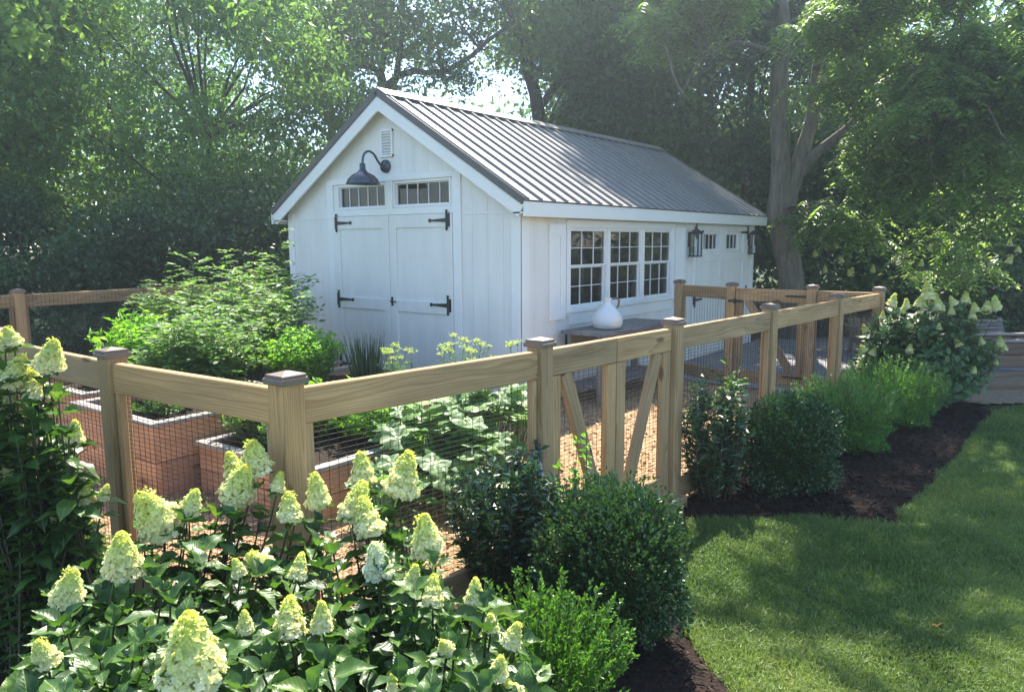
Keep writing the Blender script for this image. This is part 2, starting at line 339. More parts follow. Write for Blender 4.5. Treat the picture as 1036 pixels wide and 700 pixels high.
def inside(poly, X, Y):
    c = np.zeros(len(X), bool); n = len(poly)
    for i in range(n):
        x1, y1 = poly[i]; x2, y2 = poly[(i+1) % n]
        k = ((y1 > Y) != (y2 > Y)) & (X < (x2-x1)*(Y-y1)/((y2-y1) if y2 != y1 else 1e-9)+x1); c ^= k
    return c
def edge_dist(poly, X, Y):
    d = np.full(len(X), 1e9); n = len(poly)
    for i in range(n):
        a = A(poly[i]); b = A(poly[(i+1) % n]); ab = b-a; t = np.clip(((X-a[0])*ab[0]+(Y-a[1])*ab[1])/(ab@ab), 0, 1)
        d = np.minimum(d, np.hypot(X-a[0]-t*ab[0], Y-a[1]-t*ab[1]))
    return d
def wob(X, Y, sc_=1.0, seed=0):
    r = np.random.default_rng(seed); z = np.zeros_like(X)
    for f in (1.3, 2.9, 6.1, 13.0):
        a = r.uniform(0, 6.28, 4); z += (np.sin(X*f*sc_+a[0]+1.3*np.sin(Y*f*sc_*.7+a[1]))*np.cos(Y*f*sc_+a[2]+1.1*np.sin(X*f*.6*sc_+a[3])))/f**.8
    return z
def patch(name, poly, mat, z0, step, amp, mound=0.0, seed=0):
    P = A(poly); x0, y0 = P.min(0)-step; x1, y1 = P.max(0)+step
    nx = int((x1-x0)/step)+1; ny = int((y1-y0)/step)+1
    X, Y = np.meshgrid(x0+np.arange(nx)*step, y0+np.arange(ny)*step, indexing='ij'); X = X.ravel(); Y = Y.ravel()
    jx = X+.03*wob(X, Y, 3, seed+5); jy = Y+.03*wob(X, Y, 3, seed+9)
    ins = inside(poly, jx, jy); d = edge_dist(poly, X, Y)
    Z = z0+amp*wob(X, Y, 4, seed)+mound*np.minimum(d/.35, 1)*np.where(ins, 1, -1)
    idx = np.arange(nx*ny).reshape(nx, ny)
    q = np.stack([idx[:-1, :-1], idx[1:, :-1], idx[1:, 1:], idx[:-1, 1:]], -1).reshape(-1, 4)
    q = q[ins[q].any(1)]
    used = np.unique(q); mp = -np.ones(nx*ny, int); mp[used] = np.arange(len(used))
    b = MB(); b.add(np.stack([X, Y, Z], 1)[used], mp[q]); return setting(b.build(name, mat, smooth=True))

# ------------------------------------------------------------ ground
gb = MB(); gb.add([(-150, -150, 0), (150, -150, 0), (150, 150, 0), (-150, 150, 0)], [(0, 1, 2, 3)])
setting(gb.build('ground', M['turf']))
def fg(s): return -2.58-0.083*s         # the front fence's line
GX = [-4.36, -2.97, -1.68, -0.25, 1.2, 2.40]   # its posts
garden = [(-4.3, fg(-4.3)+.05), (2.4, fg(2.4)+.02), (2.4, -.3), (2.0, 4.7), (-4.3, 4.7)]
patch('garden_path', garden, M['straw'], .012, .06, .006, 0, 3)
g1 = atz(668, 533, 0); g2 = atz(790, 526, 0); g3 = atz(905, 533, 0); g4 = atz(962, 470, 0); g5 = atz(1003, 418, 0)
bed_r = [(GX[2]+.1, fg(GX[2])+.05), tuple(g1[:2]+[.14, .04]), tuple(atz(700, 531, 0)[:2]), tuple(g2[:2]), tuple(g3[:2]), tuple(g4[:2]), tuple(g5[:2]), tuple(atz(985, 409, 0)[:2]), tuple(atz(930, 399, 0)[:2]), (2.5, fg(2.5)-.02)]
patch('mulch_bed', bed_r, M['mulch'], .008, .05, .012, .045, 4)
a1 = atz(676, 560, 0); a2 = atz(690, 645, 0); a3 = atz(742, 700, 0)
bed_l = [(-4.36, 4.4), (-4.36, fg(-4.36)), (-3, fg(-3)), (-1.75, fg(-1.75)-.02), tuple(a1[:2]), tuple(a2[:2]), tuple(a3[:2]), tuple((EYE[:2]+FW*2.3+RT*.72)), tuple((EYE[:2]+FW*.6+RT*.6)), tuple((EYE[:2]+FW*.3-RT*3)), (-6.4, 4.4)]
patch('mulch_border', bed_l, M['mulch'], .008, .05, .012, .03, 5)
pave = [(2.5, -1.2), (2.55, fg(2.5)-.0), (3.6, -3.9), (7.5, -4.2), (8.5, -.1), (2.5, -.1)]
setting(patch('paved_path', pave, M['paving'], .008, .2, 0, 0, 6))
gp = [atz(960, 409, 0), atz(1100, 408, 0), atz(1100, 381, 0), atz(900, 381, 0), atz(900, 398, 0)]
patch('gravel_path', [tuple(p[:2]) for p in gp], M['gravel'], .022, .1, .003, 0, 7)

def scatter_chips(name, poly, n, mat, z0, lo, hi, seed, near=True, zmound=0.0):
    r = np.random.default_rng(seed); P = A(poly); m0 = P.min(0); m1 = P.max(0)
    pts = []
    while sum(len(p) for p in pts) < n:
        q = r.uniform(m0, m1, (n*4, 2)); d = q-EYE[:2]; Y = d@FW; X = d@RT
        k = inside(poly, q[:, 0], q[:, 1]) & (Y > 1) & (np.abs(X) < Y*.8+.6) & (r.random(len(q)) < np.minimum(1, (4/np.maximum(Y, .5))**1.5))
        pts.append(q[k])
    q = np.concatenate(pts)[:n]; ed = edge_dist(poly, q[:, 0], q[:, 1])
    z = z0+zmound*np.minimum(ed/.35, 1)+r.uniform(0, .018, n)
    Pp = np.column_stack([q, z]); D = np.column_stack([r.normal(size=(n, 2)), r.normal(0, .3, n)]); Nn = np.column_stack([r.normal(0, .35, (n, 2)), np.ones(n)])
    L_ = r.uniform(lo, hi, n); b = MB(); b.leaves(Pp, D, Nn, L_, L_*r.uniform(.15, .45, n), T_OVAL, r.random(n)**1.6)
    return setting(b.build(name, mat), 'stuff')
scatter_chips('bark_chips', bed_r, 9000, M['chip'], .02, .015, .05, 1, zmound=.045)
scatter_chips('bark_chips', bed_l, 9000, M['chip'], .02, .015, .05, 2, zmound=.03)
scatter_chips('wood_chips', garden, 16000, M['strawchip'], .016, .02, .07, 3)

# grass
def grass():
    lawn = [tuple(p[:2]) for p in (a1, g1, atz(700, 531, 0), g2, g3, g4, g5, atz(1040, 412, 0), atz(1200, 410, 0))]+[tuple(view(9, 4)[:2]), tuple(view(3.5, 1.5)[:2]), tuple(view(.8, 1.5)[:2]), tuple(view(.73, 2.4)[:2]), tuple(a3[:2]), tuple(a2[:2])]
    n = 330000; r = np.random.default_rng(5); pts = []; tot = 0; P = A(lawn)
    while tot < n:
        Y = 1.7+r.random(400000)**1.5*8.5; X = r.uniform(-.1, 1, 400000)*(Y*.75+.6)
        q = EYE[:2]+RT*X[:, None]+FW*Y[:, None]
        jq = q+.03*np.stack([wob(q[:, 0], q[:, 1], 6, 1), wob(q[:, 0], q[:, 1], 6, 2)], 1)
        k = inside(lawn, jq[:, 0], jq[:, 1]) & (r.random(len(q)) < np.clip(.75+.5*wob(q[:, 0], q[:, 1], 2.5, 8), .25, 1)); pts.append(q[k]); tot += k.sum()
    q = np.concatenate(pts)[:n]
    h = r.uniform(.025, .065, n)*(1+.35*wob(q[:, 0], q[:, 1], 2, 3)); h = np.maximum(h, .015)
    dist = np.linalg.norm(q-EYE[:2], axis=1); w = .0022+.0006*dist; w *= r.uniform(.7, 1.2, n)
    a = r.uniform(0, 6.28, n); ln = r.uniform(.1, .9, n)
    lean = np.stack([np.cos(a), np.sin(a)], 1)*(h*ln)[:, None]; b_ = r.uniform(0, 6.28, n); sd = np.stack([np.cos(b_), np.sin(b_)], 1)*w[:, None]
    V = np.zeros((n, 5, 3)); z0 = .0
    V[:, 0, :2] = q-sd/2; V[:, 1, :2] = q+sd/2; V[:, 2, :2] = q+sd*.4+lean*.4; V[:, 3, :2] = q-sd*.4+lean*.4; V[:, 4, :2] = q+lean
    V[:, 2, 2] = V[:, 3, 2] = h*.6; V[:, 4, 2] = h*(1-.35*ln)
    o = (np.arange(n)*5)[:, None]
    b = MB(); rn = np.clip(r.random(n)*.62+.36*wob(q[:, 0], q[:, 1], 1.5, 12)+.18, 0, 1)
    b.add(V.reshape(-1, 3), np.array([[0, 1, 2, 3]])+o, np.array([[3, 2, 4]])+o, rnd=np.repeat(rn, 5))
    setting(b.build('grass', M['grass']), 'stuff')
grass()

# ------------------------------------------------------------ shed
W_, L_ = 3.66, 6.37
ZR, OG, OE, ZE, FH = 3.333, .16, .16, 2.095, .145
shed = thing('garden_shed', 'white wooden garden shed with a ribbed brown metal roof', 'shed', (0, 0, 0))
slope = (ZR-ZE)/(W_/2+OE)
def roofz(y): return ZR-abs(y-W_/2)*slope
def strips(width, planks, openings, top, axis, sign, base=.02, off=0.0, th=.02):
    """upright planks with real openings. axis 0: wall in the x direction (at y=off); 1: in the y direction (at x=off)"""
    b = MB(); xs = set([0, width]); k = planks
    while k < width: xs.add(round(k, 4)); k += planks
    for (a, c, z0, z1) in openings: xs.add(a); xs.add(c)
    if axis == 1: xs.add(W_/2)
    xs = sorted(xs); joints = set(round(planks*i, 4) for i in range(1, 200))
    for a, c in zip(xs[:-1], xs[1:]):
        if c-a < 1e-4: continue
        g0 = .0013 if round(a, 4) in joints else 0; g1_ = .0013 if round(c, 4) in joints else 0
        segs = [(base, None)]
        for (p, q, z0, z1) in sorted(openings, key=lambda t: t[2]):
            if p <= a+1e-5 and q >= c-1e-5:
                s0, s1 = segs.pop(); segs += [(s0, z0), (z1, s1)]
        for s0, s1 in segs:
            t0 = top(a) if s1 is None else s1; t1 = top(c) if s1 is None else s1
            if t0 <= s0: continue
            def P(x, z, d): return (x, off+sign*d, z) if axis == 0 else (off+sign*d, x, z)
            for inner, x0, x1, dep in ((0, a+g0, c-g1_, th), (1, a, c, th*.75)):
                V = [P(x0, s0, dep), P(x1, s0, dep), P(x1, t1, dep), P(x0, t0, dep), P(x0, s0, 0), P(x1, s0, 0), P(x1, t1, 0), P(x0, t0, 0)]
                if inner and not (g0 or g1_): continue
                if inner: b.add(V, [(0, 1, 2, 3)])
                else: b.add(V, [(0, 1, 2, 3), (0, 3, 7, 4), (1, 5, 6, 2), (0, 4, 5, 1), (3, 2, 6, 7), (4, 7, 6, 5)])
    return b
# front (gable) wall: x = 0, faces -x. Side wall: y = 0, faces -y
tr_l = (1.87, 2.70, 2.085, 2.365); tr_r = (.90, 1.75, 2.085, 2.365)
def mk_open(o): return (round(o[0], 3), round(o[1], 3), o[2], o[3])
WZ0, WZ1 = .975, 1.85
wins = [(.835, 1.62), (1.68, 2.465), (2.525, 3.31)]
dwin = [(4.32, 4.92), (5.13, 5.73)]
topside = lambda x: ZE+.062
strips(W_, .203, [mk_open(tr_l), mk_open(tr_r)], lambda y: roofz(y)-.031, 1, -1).build('wall', M['white'], shed)
strips(L_, .203, [mk_open((a, b, WZ0, WZ1)) for a, b in wins]+[mk_open((a, b, 1.55, 1.82)) for a, b in dwin], topside, 0, -1).build('wall', M['white'], shed)
b = MB(); b.box((0, W_-.02, .02), (L_, W_, ZE+.062)); b.build('wall', M['white'], shed)
b = strips(W_, .203, [], lambda y: roofz(y)-.031, 1, 1, off=L_-.02); b.build('wall', M['white'], shed)
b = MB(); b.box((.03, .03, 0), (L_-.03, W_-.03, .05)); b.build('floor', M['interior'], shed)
b = MB(); b.box((.03, 2.2, .06), (L_-.03, 2.24, 2.0)); b.box((2.0, 1.3, .06), (3.4, 2.0, .9)); b.box((1.2, .05, .06), (1.24, 3.6, 2.1)); b.box((1.2, 1.15, 2.1), (1.24, 2.5, 2.78)); b.build('dark_screen', M['interior'], shed)  # dark screens added inside so the panes look into shade, not white walls
# slab skirt
b = MB(); b.box((-.03, -.03, 0), (L_+.03, W_+.03, .02)); b.build('plinth', M['paving'], shed)
# roof: two panels with standing ribs
xa, xb = -OG, L_+.184
nr = A([0, -slope, 1.]); nr /= np.linalg.norm(nr)
for sg in (-1, 1):
    b = MB(); ye = W_/2+sg*(W_/2+OE); th = .03
    dn = A([0, sg*1.0, -slope]); dn /= np.linalg.norm(dn); up = A([0, sg*slope, 1.]); up /= np.linalg.norm(up)
    e = A([0, ye, ZE]); r_ = A([0, W_/2, ZR])
    V = []
    for x in (xa, xb):
        for p in (e, r_): V += [A([x, p[1], p[2]]), A([x, p[1], p[2]])-A([0, 0, th])]
    b.add(V, [(0, 4, 6, 2) if sg < 0 else (0, 2, 6, 4), (1, 3, 7, 5), (0, 1, 5, 4), (0, 2, 3, 1), (4, 5, 7, 6)])
    k = xa+.06
    while k < xb:
        b.board(A([k, e[1], e[2]])+up*.012, A([k, r_[1], r_[2]])+up*.012-A([0, sg*-.0, 0]), .028, .028, (1, 0, 0), .006); k += .2265
    rf = b.build('roof', M['roof'], shed)
b = MB()
for sg in (-1, 1):
    dn = A([0, sg*1.0, -slope]); dn /= np.linalg.norm(dn); up = A([0, sg*slope, 1.]); up /= np.linalg.norm(up)
    c = A([0, W_/2, ZR])+dn*.075+up*.034
    b.board(c+[xa-.01, 0, 0], c+[xb+.01, 0, 0], .16, .008, dn)
b.build('ridge_cap', M['roof'], rf)
# rake trim (dark metal edge) and white rake boards, soffits, fascia
for x, sx in ((xa, -1), (xb, 1)):
    for sg in (-1, 1):
        dn = A([0, sg*1.0, -slope]); dn /= np.linalg.norm(dn); up = A([0, sg*slope, 1.]); up /= np.linalg.norm(up)
        p1 = A([x, W_/2, ZR]); p0 = A([x, W_/2+sg*(W_/2+OE), ZE])
        b = MB(); b.board(p0+up*.0+[sx*.008, 0, 0]-up*.012, p1+[sx*.008, 0, 0]-up*.012, .072, .016, up); b.build('rake_trim', M['roof_edge'], shed)
        b = MB(); q = A([0, 0, -.030]); b.board(p0+q-up*.085-A([sx*.012, 0, 0])+dn*-.0, p1+q-up*.085-A([sx*.012, 0, 0]), .135, .024, up); b.build('rake_board', M['white_trim'], shed)
        b = MB(); xi = -.021 if sx < 0 else L_+.001
        b.board((A([(x-sx*.026+xi)/2, p0[1], p0[2]]))-up*.06, A([(x-sx*.026+xi)/2, p1[1], p1[2]])-up*.06, abs(x-sx*.026-xi), .014, (1, 0, 0)); b.build('soffit', M['white'], shed)
for x in (xa-.001, xb-.02):
    b = MB(); yc = W_/2; k = .09
    prof_ = [(yc-k, ZR-k*slope-.035), (yc, ZR-.035), (yc+k, ZR-k*slope-.035), (yc+k*.6, ZR-k*.6*slope-.185), (yc-k*.6, ZR-k*.6*slope-.185)]
    V = [(x, y, z) for y, z in prof_]+[(x+.02, y, z) for y, z in prof_]
    b.add(V, [(i, (i+1) % 5, 5+(i+1) % 5, 5+i) for i in range(5)], [(0, i, i+1) for i in range(1, 4)]+[(5, 5+i+1, 5+i) for i in range(1, 4)]); b.build('peak_block', M['white_trim'], shed)
for y, sg in ((-OE, -1), (W_+OE, 1)):
    b = MB(); b.box((xa-.002, y-.012, ZE-FH-.01), (xb+.002, y+.012, ZE-.012)); b.build('fascia', M['white_trim'], shed)
    b = MB(); b.box((xa, min(y-sg*.013, (0 if sg < 0 else W_)+sg*.022), ZE-FH+.02), (xb, max(y-sg*.013, (0 if sg < 0 else W_)+sg*.022), ZE-FH+.035)); b.build('soffit', M['white'], shed)
    b = MB(); b.box((xa, y-.02, ZE-.012), (xb, y+.004, ZE+.004)); b.build('drip_edge', M['roof_edge'], shed)
# corner boards
b = MB(); b.box((-.034, -.036, .02), (-.0205, .10, ZE-.03)); b.box((-.034, -.034, .02), (.10, -.0205, ZE-FH+.018)); b.build('corner_board', M['white_trim'], shed)
b = MB(); b.box((-.034, W_-.10, .02), (-.0205, W_+.01, ZE-.03)); b.build('corner_board', M['white_trim'], shed)
b = MB(); b.box((L_-.10, -.034, .02), (L_+.012, -.0205, ZE-FH+.018)); b.build('corner_board', M['white_trim'], shed)
# horizontal band on the gable at eave height
b = MB(); b.box((-.027, .10, 1.985), (-.0205, .70, 2.0)); b.box((-.027, 2.90, 1.985), (-.0205, W_-.1, 2.0)); b.build('band_trim', M['white_trim'], shed)

def door_leaf(ax, a0, a1, z0, z1, face, rails, name='door', plank=None):
    """panelled leaf. ax=1: on the gable; ax=0: on the long side"""
    b = MB()
    def bx(u0, u1, w0, w1, d0, d1):
        if ax == 1: b.box((-d1, u0, w0), (-d0, u1, w1), .002)
        else: b.box((u0, -d1, w0), (u1, -d0, w1), .002)
    bx(a0+.09, a1-.09, z0+.01, z1-.01, .0205, .026)
    bx(a0, a0+.105, z0, z1, .0205, .046); bx(a1-.105, a1, z0, z1, .0205, .046)
    for (r0, r1) in rails: bx(a0+.105, a1-.105, r0, r1, .0205, .0445)
    if plank:
        k = a0+.105+plank
        while k < a1-.15: bx(k-.003, k+.003, z0+.1, z1-.1, .026, .0275); k += plank
    return b
def hinge(ax, u, z, dirn, L=.26, d=.048):
    b = MB()
    def P(x, zz, q): return (-q, x, zz) if ax == 1 else (x, -q, zz)
    n = 12
    b.tube([P(u-dirn*.005, z-.085, d+.01), P(u-dirn*.005, z+.085, d+.01)], .011, 8)
    for zz in (-.095, .095): b.tube([P(u-dirn*.005, z+zz-.012, d+.01), P(u-dirn*.005, z+zz+.012, d+.01)], [.007, .016], 8)
    b.board(P(u-dirn*.03, z-.07, d), P(u-dirn*.03, z+.07, d), .03, .006, P(1, 0, 0) if ax == 0 else (0, 1, 0))
    # tapering strap with a round end
    V = []; hw0, hw1 = .022, .009
    for (x, hw) in ((0, hw0), (L-.03, hw1)):
        for zz in (-hw, hw):
            for q in (d, d+.007): V.append(P(u+dirn*x, z+zz, q))
    b.add(V, [(0, 1, 5, 4), (2, 6, 7, 3), (1, 3, 7, 5), (0, 4, 6, 2), (0, 2, 3, 1), (4, 5, 7, 6)])
    b.tube([P(u+dirn*(L-.02), z, d), P(u+dirn*(L-.02), z, d+.009)], .02, 12)
    for x in (.05, .13): b.tube([P(u+dirn*x, z, d+.006), P(u+dirn*x, z, d+.012)], .007, 6)
    return b
# gable double door
for (a0, a1, hs, dr) in ((1.823, 2.77, 2.70, -1), (.868, 1.817, .94, 1)):
    d_ = door_leaf(1, a0, a1, .08, 2.0, 0, [(.08, .24), (.93, 1.06), (1.86, 2.0)]).build('door', M['white'], shed)
    hinge(1, hs, 1.93, dr).build('hinge', M['black'], d_); hinge(1, hs, 1.03, dr).build('hinge', M['black'], d_); hinge(1, hs, .25, dr).build('hinge', M['black'], d_)
b = MB(); b.tube([(-.05, 1.79, 1.04), (-.075, 1.79, 1.04)], .012, 8); b.tube([(-.075, 1.79, 1.04), (-.08, 1.70, 1.04)], [.010, .007], 8); b.box((-.052, 1.775, .99), (-.0465, 1.805, 1.09), .002)
b.build('handle', M['black'], d_)
# door casing and transoms
b = MB()
b.box((-.04, 2.775, .03), (-.0205, 2.885, 2.44)); b.box((-.04, .753, .03), (-.0205, .863, 2.44)); b.box((-.04, .863, 2.375), (-.0205, 2.775, 2.44))
b.box((-.038, .863, 2.005), (-.0205, 2.775, 2.075)); b.box((-.038, 1.76, 2.075), (-.0205, 1.86, 2.375)); b.build('door_casing', M['white_trim'], shed)
def window(ax, a0, a1, z0, z1, cols, rows, name='window', mid=None, sill=True):
    fw = .020 if mid is not None else .02
    b = MB()
    def bx(u0, u1, w0, w1, d0, d1, bb=None):
        bb = bb or b
        if ax == 1: bb.box((-d1, u0, w0), (-d0, u1, w1), .002)
        else: bb.box((u0, -d1, w0), (u1, -d0, w1), .002)
    bx(a0-.0, a0+fw, z0, z1, -.04, .03); bx(a1-fw, a1, z0, z1, -.04, .03); bx(a0+fw, a1-fw, z1-fw, z1, -.04, .028); bx(a0+fw, a1-fw, z0, z0+fw, -.04, .028)
    o = b.build(name, M['white_trim'], shed)
    sashes = [(z0+fw, z1-fw, rows, -.012)] if mid is None else [(mid, z1-fw, rows, .004), (z0+fw, mid, rows, -.016)]
    for k, (s0, s1, rws, dd) in enumerate(sashes):
        b = MB(); f = .015
        if True:
            if mid is None: f = .010
            bx(a0+fw, a1-fw, s0, s0+f*1.2, dd-.012, dd+.012); bx(a0+fw, a1-fw, s1-f*1.2, s1, dd-.012, dd+.012)
            bx(a0+fw, a0+fw+f, s0+f*1.2, s1-f*1.2, dd-.012, dd+.012); bx(a1-fw-f, a1-fw, s0+f*1.2, s1-f*1.2, dd-.012, dd+.012)
        x0, x1 = a0+fw, a1-fw
        for i in range(1, cols): c = x0+(x1-x0)*i/cols; bx(c-.0038, c+.0038, s0+.002, s1-.002, dd-.006, dd+.008)
        for j in range(1, rws): c = s0+(s1-s0)*j/rws; bx(x0+.002, x1-.002, c-.0038, c+.0038, dd-.005, dd+.0085)
        sh = b.build('sash', M['white_trim'], o)
        b = MB(); d = dd-.004
        if ax == 1: b.add([(-d, x0, s0), (-d, x1, s0), (-d, x1, s1), (-d, x0, s1)], [(0, 3, 2, 1)])
        else: b.add([(x0, -d, s0), (x1, -d, s0), (x1, -d, s1), (x0, -d, s1)], [(0, 1, 2, 3)])
        p = b.build('pane', M['glass'], o)
    return o
window(1, tr_l[0], tr_l[1], tr_l[2], tr_l[3], 5, 1, 'transom_window'); window(1, tr_r[0], tr_r[1], tr_r[2], tr_r[3], 5, 1, 'transom_window')
for a, c in wins: window(0, a, c, WZ0, WZ1, 3, 2, 'window', mid=1.43)
b = MB()   # casing round the three windows
b.box((.765, -.042, .90), (.833, -.0205, 1.93)); b.box((3.312, -.042, .90), (3.38, -.0205, 1.93)); b.box((.833, -.040, 1.852), (3.312, -.0205, 1.93))
b.box((1.622, -.04, WZ0), (1.678, -.0205, WZ1)); b.box((2.467, -.04, WZ0), (2.523, -.0205, WZ1)); b.box((.74, -.062, .935), (3.40, -.0205, .973)); b.box((.833, -.038, .80), (3.312, -.0205, .933))
b.build('window_casing', M['white_trim'], shed)
for a0, a1 in ((.44, .735), (3.42, 3.70)):     # plank shutters
    b = MB(); b.box((a0, -.048, .88), (a0+.09, -.0205, 1.88)); b.box((a1-.09, -.048, .88), (a1, -.0205, 1.88)); b.box((a0+.09, -.046, 1.76), (a1-.09, -.0205, 1.88)); b.box((a0+.09, -.046, .88), (a1-.09, -.0205, .98)); b.box((a0+.09, -.032, .98), (a1-.09, -.0205, 1.76))
    b.build('shutter', M['white_trim'], shed)
# side double door with small windows
for (a0, a1, w, hs, dr) in ((4.08, 5.02, dwin[0], 4.04, 1), (5.03, 5.97, dwin[1], 6.01, -1)):
    b = MB()
    for (u0, u1, w0, w1) in ((a0, a0+.1, .05, 1.92), (a1-.1, a1, .05, 1.92), (a0+.1, a1-.1, .05, .2), (a0+.1, a1-.1, 1.84, 1.92), (a0+.1, a1-.1, 1.40, 1.52)):
        b.box((u0, -.046 if u1-u0 < .11 else -.044, w0), (u1, -.0205, w1), .002)
    k = a0+.1
    while k < a1-.11: b.box((k+.003, -.03, .2), (min(k+.12, a1-.1)-.003, -.0205, 1.40), .002); k += .12
    d_ = b.build('door', M['white'], shed)
    hinge(0, hs, 1.83, dr, .24).build('hinge', M['black'], d_); hinge(0, hs, .87, dr, .24).build('hinge', M['black'], d_)
    window(0, w[0], w[1], 1.55, 1.82, 4, 1, 'door_window')
for u in (3.98, 5.975): b = MB(); b.box((u, -.04, .03), (u+.095, -.0205, 1.95)); b.build('door_casing', M['white_trim'], shed)
# gable vent
vt = MB(); vt.box((-.045, 1.735, 2.64), (-.0205, 1.925, 2.665)); vt.box((-.045, 1.735, 2.915), (-.0205, 1.925, 2.94)); vt.box((-.047, 1.735, 2.64), (-.0205, 1.757, 2.94)); vt.box((-.047, 1.903, 2.64), (-.0205, 1.925, 2.94))
for k in range(8): z = 2.672+k*.031; vt.board((-.034, 1.757, z+.01), (-.034, 1.903, z+.01), .03, .004, (-.7, 0, -.7), .001)
vt.build('vent', M['white_trim'], shed)

# gooseneck lamp over the doors
lamp = thing('wall_lamp', 'dark blue gooseneck barn lamp above the shed double doors', 'lamp', (-.03, 1.83, 2.50))
b = MB(); b.tube([(-.021, 1.86, 2.54), (-.05, 1.86, 2.54)], [.075, .068], 24); b.build('mount', M['lampblue'], lamp, True)
b = MB(); ph = [(-.05, 1.86, 2.54), (-.09, 1.862, 2.54), (-.14, 1.865, 2.59), (-.19, 1.87, 2.665), (-.25, 1.875, 2.69), (-.31, 1.88, 2.67), (-.345, 1.88, 2.61), (-.35, 1.88, 2.50)]
P_ = A(ph); tt = np.linspace(0, 7, 36); P_ = np.stack([np.interp(tt, range(8), P_[:, i]) for i in range(3)], 1)
for _ in range(3): P_[1:-1] = (P_[:-2]+2*P_[1:-1]+P_[2:])/4
b.tube(P_, .013, 10); b.build('arm', M['lampblue'], lamp, True)
b = MB(); b.lathe([(.016, .10), (.03, .095), (.034, .03), (.06, .0), (.12, -.03), (.165, -.075), (.18, -.115), (.186, -.118), (.186, -.125), (.176, -.122), (.155, -.07), (.10, -.03), (.03, -.01), (.0, -.01)], (-.35, 1.88, 2.455), 36); b.build('lamp_shade', M['lampblue'], lamp, True)
b = MB(); b.lathe([(.0, -.10), (.03, -.085), (.032, -.06), (.018, -.02), (.018, .0)], (-.35, 1.88, 2.455), 16); b.build('bulb', M['ceramic'], lamp, True)
# lanterns
def lantern(x, lab):
    t = thing('wall_lantern', lab, 'lantern', (x, -.1, 1.47), 'wall lanterns beside the side doors')
    b = MB(); b.box((x-.03, -.05, 1.62), (x+.03, -.021, 1.82)); b.tube([(x, -.05, 1.8), (x, -.10, 1.84), (x, -.125, 1.86)], .008, 6)
    c = (x, -.125); h = .058
    for dx in (-h, h):
        for dy in (-h, h): b.box((c[0]+dx-.008, c[1]+dy-.008, 1.50), (c[0]+dx+.008, c[1]+dy+.008, 1.80), .001)
    for z in (1.49, 1.80): b.box((c[0]-h-.012, c[1]-h-.012, z-.008), (c[0]+h+.012, c[1]+h+.012, z+.01), .002)
    b.lathe([(.09, 1.81), (.05, 1.85), (.02, 1.865), (.0, 1.87)], (c[0], c[1], 0), 4)
    b.build('lantern_frame', M['black'], t)
    b = MB(); g = h-.002
    for (p, q) in (((-g, -g), (g, -g)), ((g, -g), (g, g)), ((g, g), (-g, g)), ((-g, g), (-g, -g))):
        b.add([(c[0]+p[0], c[1]+p[1], 1.50), (c[0]+q[0], c[1]+q[1], 1.50), (c[0]+q[0], c[1]+q[1], 1.79), (c[0]+p[0], c[1]+p[1], 1.79)], [(0, 1, 2, 3)])
    b.build('pane', M['glass'], t)
    b = MB(); b.tube([(c[0], c[1], 1.50), (c[0], c[1], 1.62)], .018, 10); b.build('candle', M['ceramic'], t)
lantern(3.86, 'black lantern between the shutter and the side doors'); lantern(6.13, 'black lantern on the far corner of the shed')

# ------------------------------------------------------------ fences
def post(par, x, y, h=1.185, w=.098):
    b = MB(); b.board((x, y, 0), (x, y, h), w, w, (1, 0, 0), .006); p = b.build('post', M['pine'], par)
    b = MB(); e = w/2+.011; b.box((x-e, y-e, h), (x+e, y+e, h+.022), .004); e = w/2+.004; b.box((x-e, y-e, h+.022), (x+e, y+e, h+.036), .004)
    V = [(x-e+.006, y-e+.006, h+.036), (x+e-.006, y-e+.006, h+.036), (x+e-.006, y+e-.006, h+.036), (x-e+.006, y+e-.006, h+.036), (x, y, h+.048)]
    b.add(V, None, [(0, 1, 4), (1, 2, 4), (2, 3, 4), (3, 0, 4)]); b.build('post_cap', M['post_cap'], p)
def wires(p0, p1, z0, z1, dx=.042, dz=.0215, r=.0013):
    p0 = A([*p0, 0.]); p1 = A([*p1, 0.]); d = p1-p0; ln = np.linalg.norm(d); d /= ln; b = MB()
    n = np.cross(d, [0, 0, 1.])
    for k in range(int(ln/dx)+1):
        q = p0+d*min(k*dx, ln); w = n*.0012*math.sin(k*1.7); b.tube([q+[0, 0, z0]+w, q+[0, 0, z1]+w], r, 4, False)
    k = z0
    while k <= z1:
        pts = [p0+d*(ln*t)+[0, 0, k+.002*math.sin(t*9+k*40)]+n*.004*math.sin(t*6.3+k*3) for t in (0, .2, .4, .6, .8, 1)]
        b.tube(pts, r, 4, False); k += dz
    return b
def span(par, p0, p1, inn, mesh=True, battens=True, top=1.165, hgt=.14):
    """rails, battens and wire between two posts; inn = unit vector to the garden side"""
    p0 = A(p0, float); p1 = A(p1, float); d = p1-p0; ln = np.linalg.norm(d); d /= ln; inn = A([*inn, 0.])
    a = A([*(p0+d*.05), 0]); c = A([*(p1-d*.05), 0]); o = -inn*.012
    z = top-hgt/2; b = MB(); b.board(a+o+[0, 0, z], c+o+[0, 0, z+random.uniform(-.004, .004)], hgt, .038, (0, 0, 1)); b.build('rail', M['pine'], par)
    b = MB(); b.board(a+o+[0, 0, .12], c+o+[0, 0, .12], hgt, .038, (0, 0, 1)); b.build('rail', M['pine'], par)
    D = A([*d, 0])
    if battens:
        for q in (a+D*.022, c-D*.022):
            b = MB(); b.board(q+o+[0, 0, .19], q+o+[0, 0, top-hgt], .036, .036, D); b.build('batten', M['pine'], par)
    if mesh:
        m_ = (a+inn*.0125)[:2]; n_ = (c+inn*.0125)[:2]
        wires(m_, n_, .05, top-.01).build('wire_mesh', M['wire'], par)
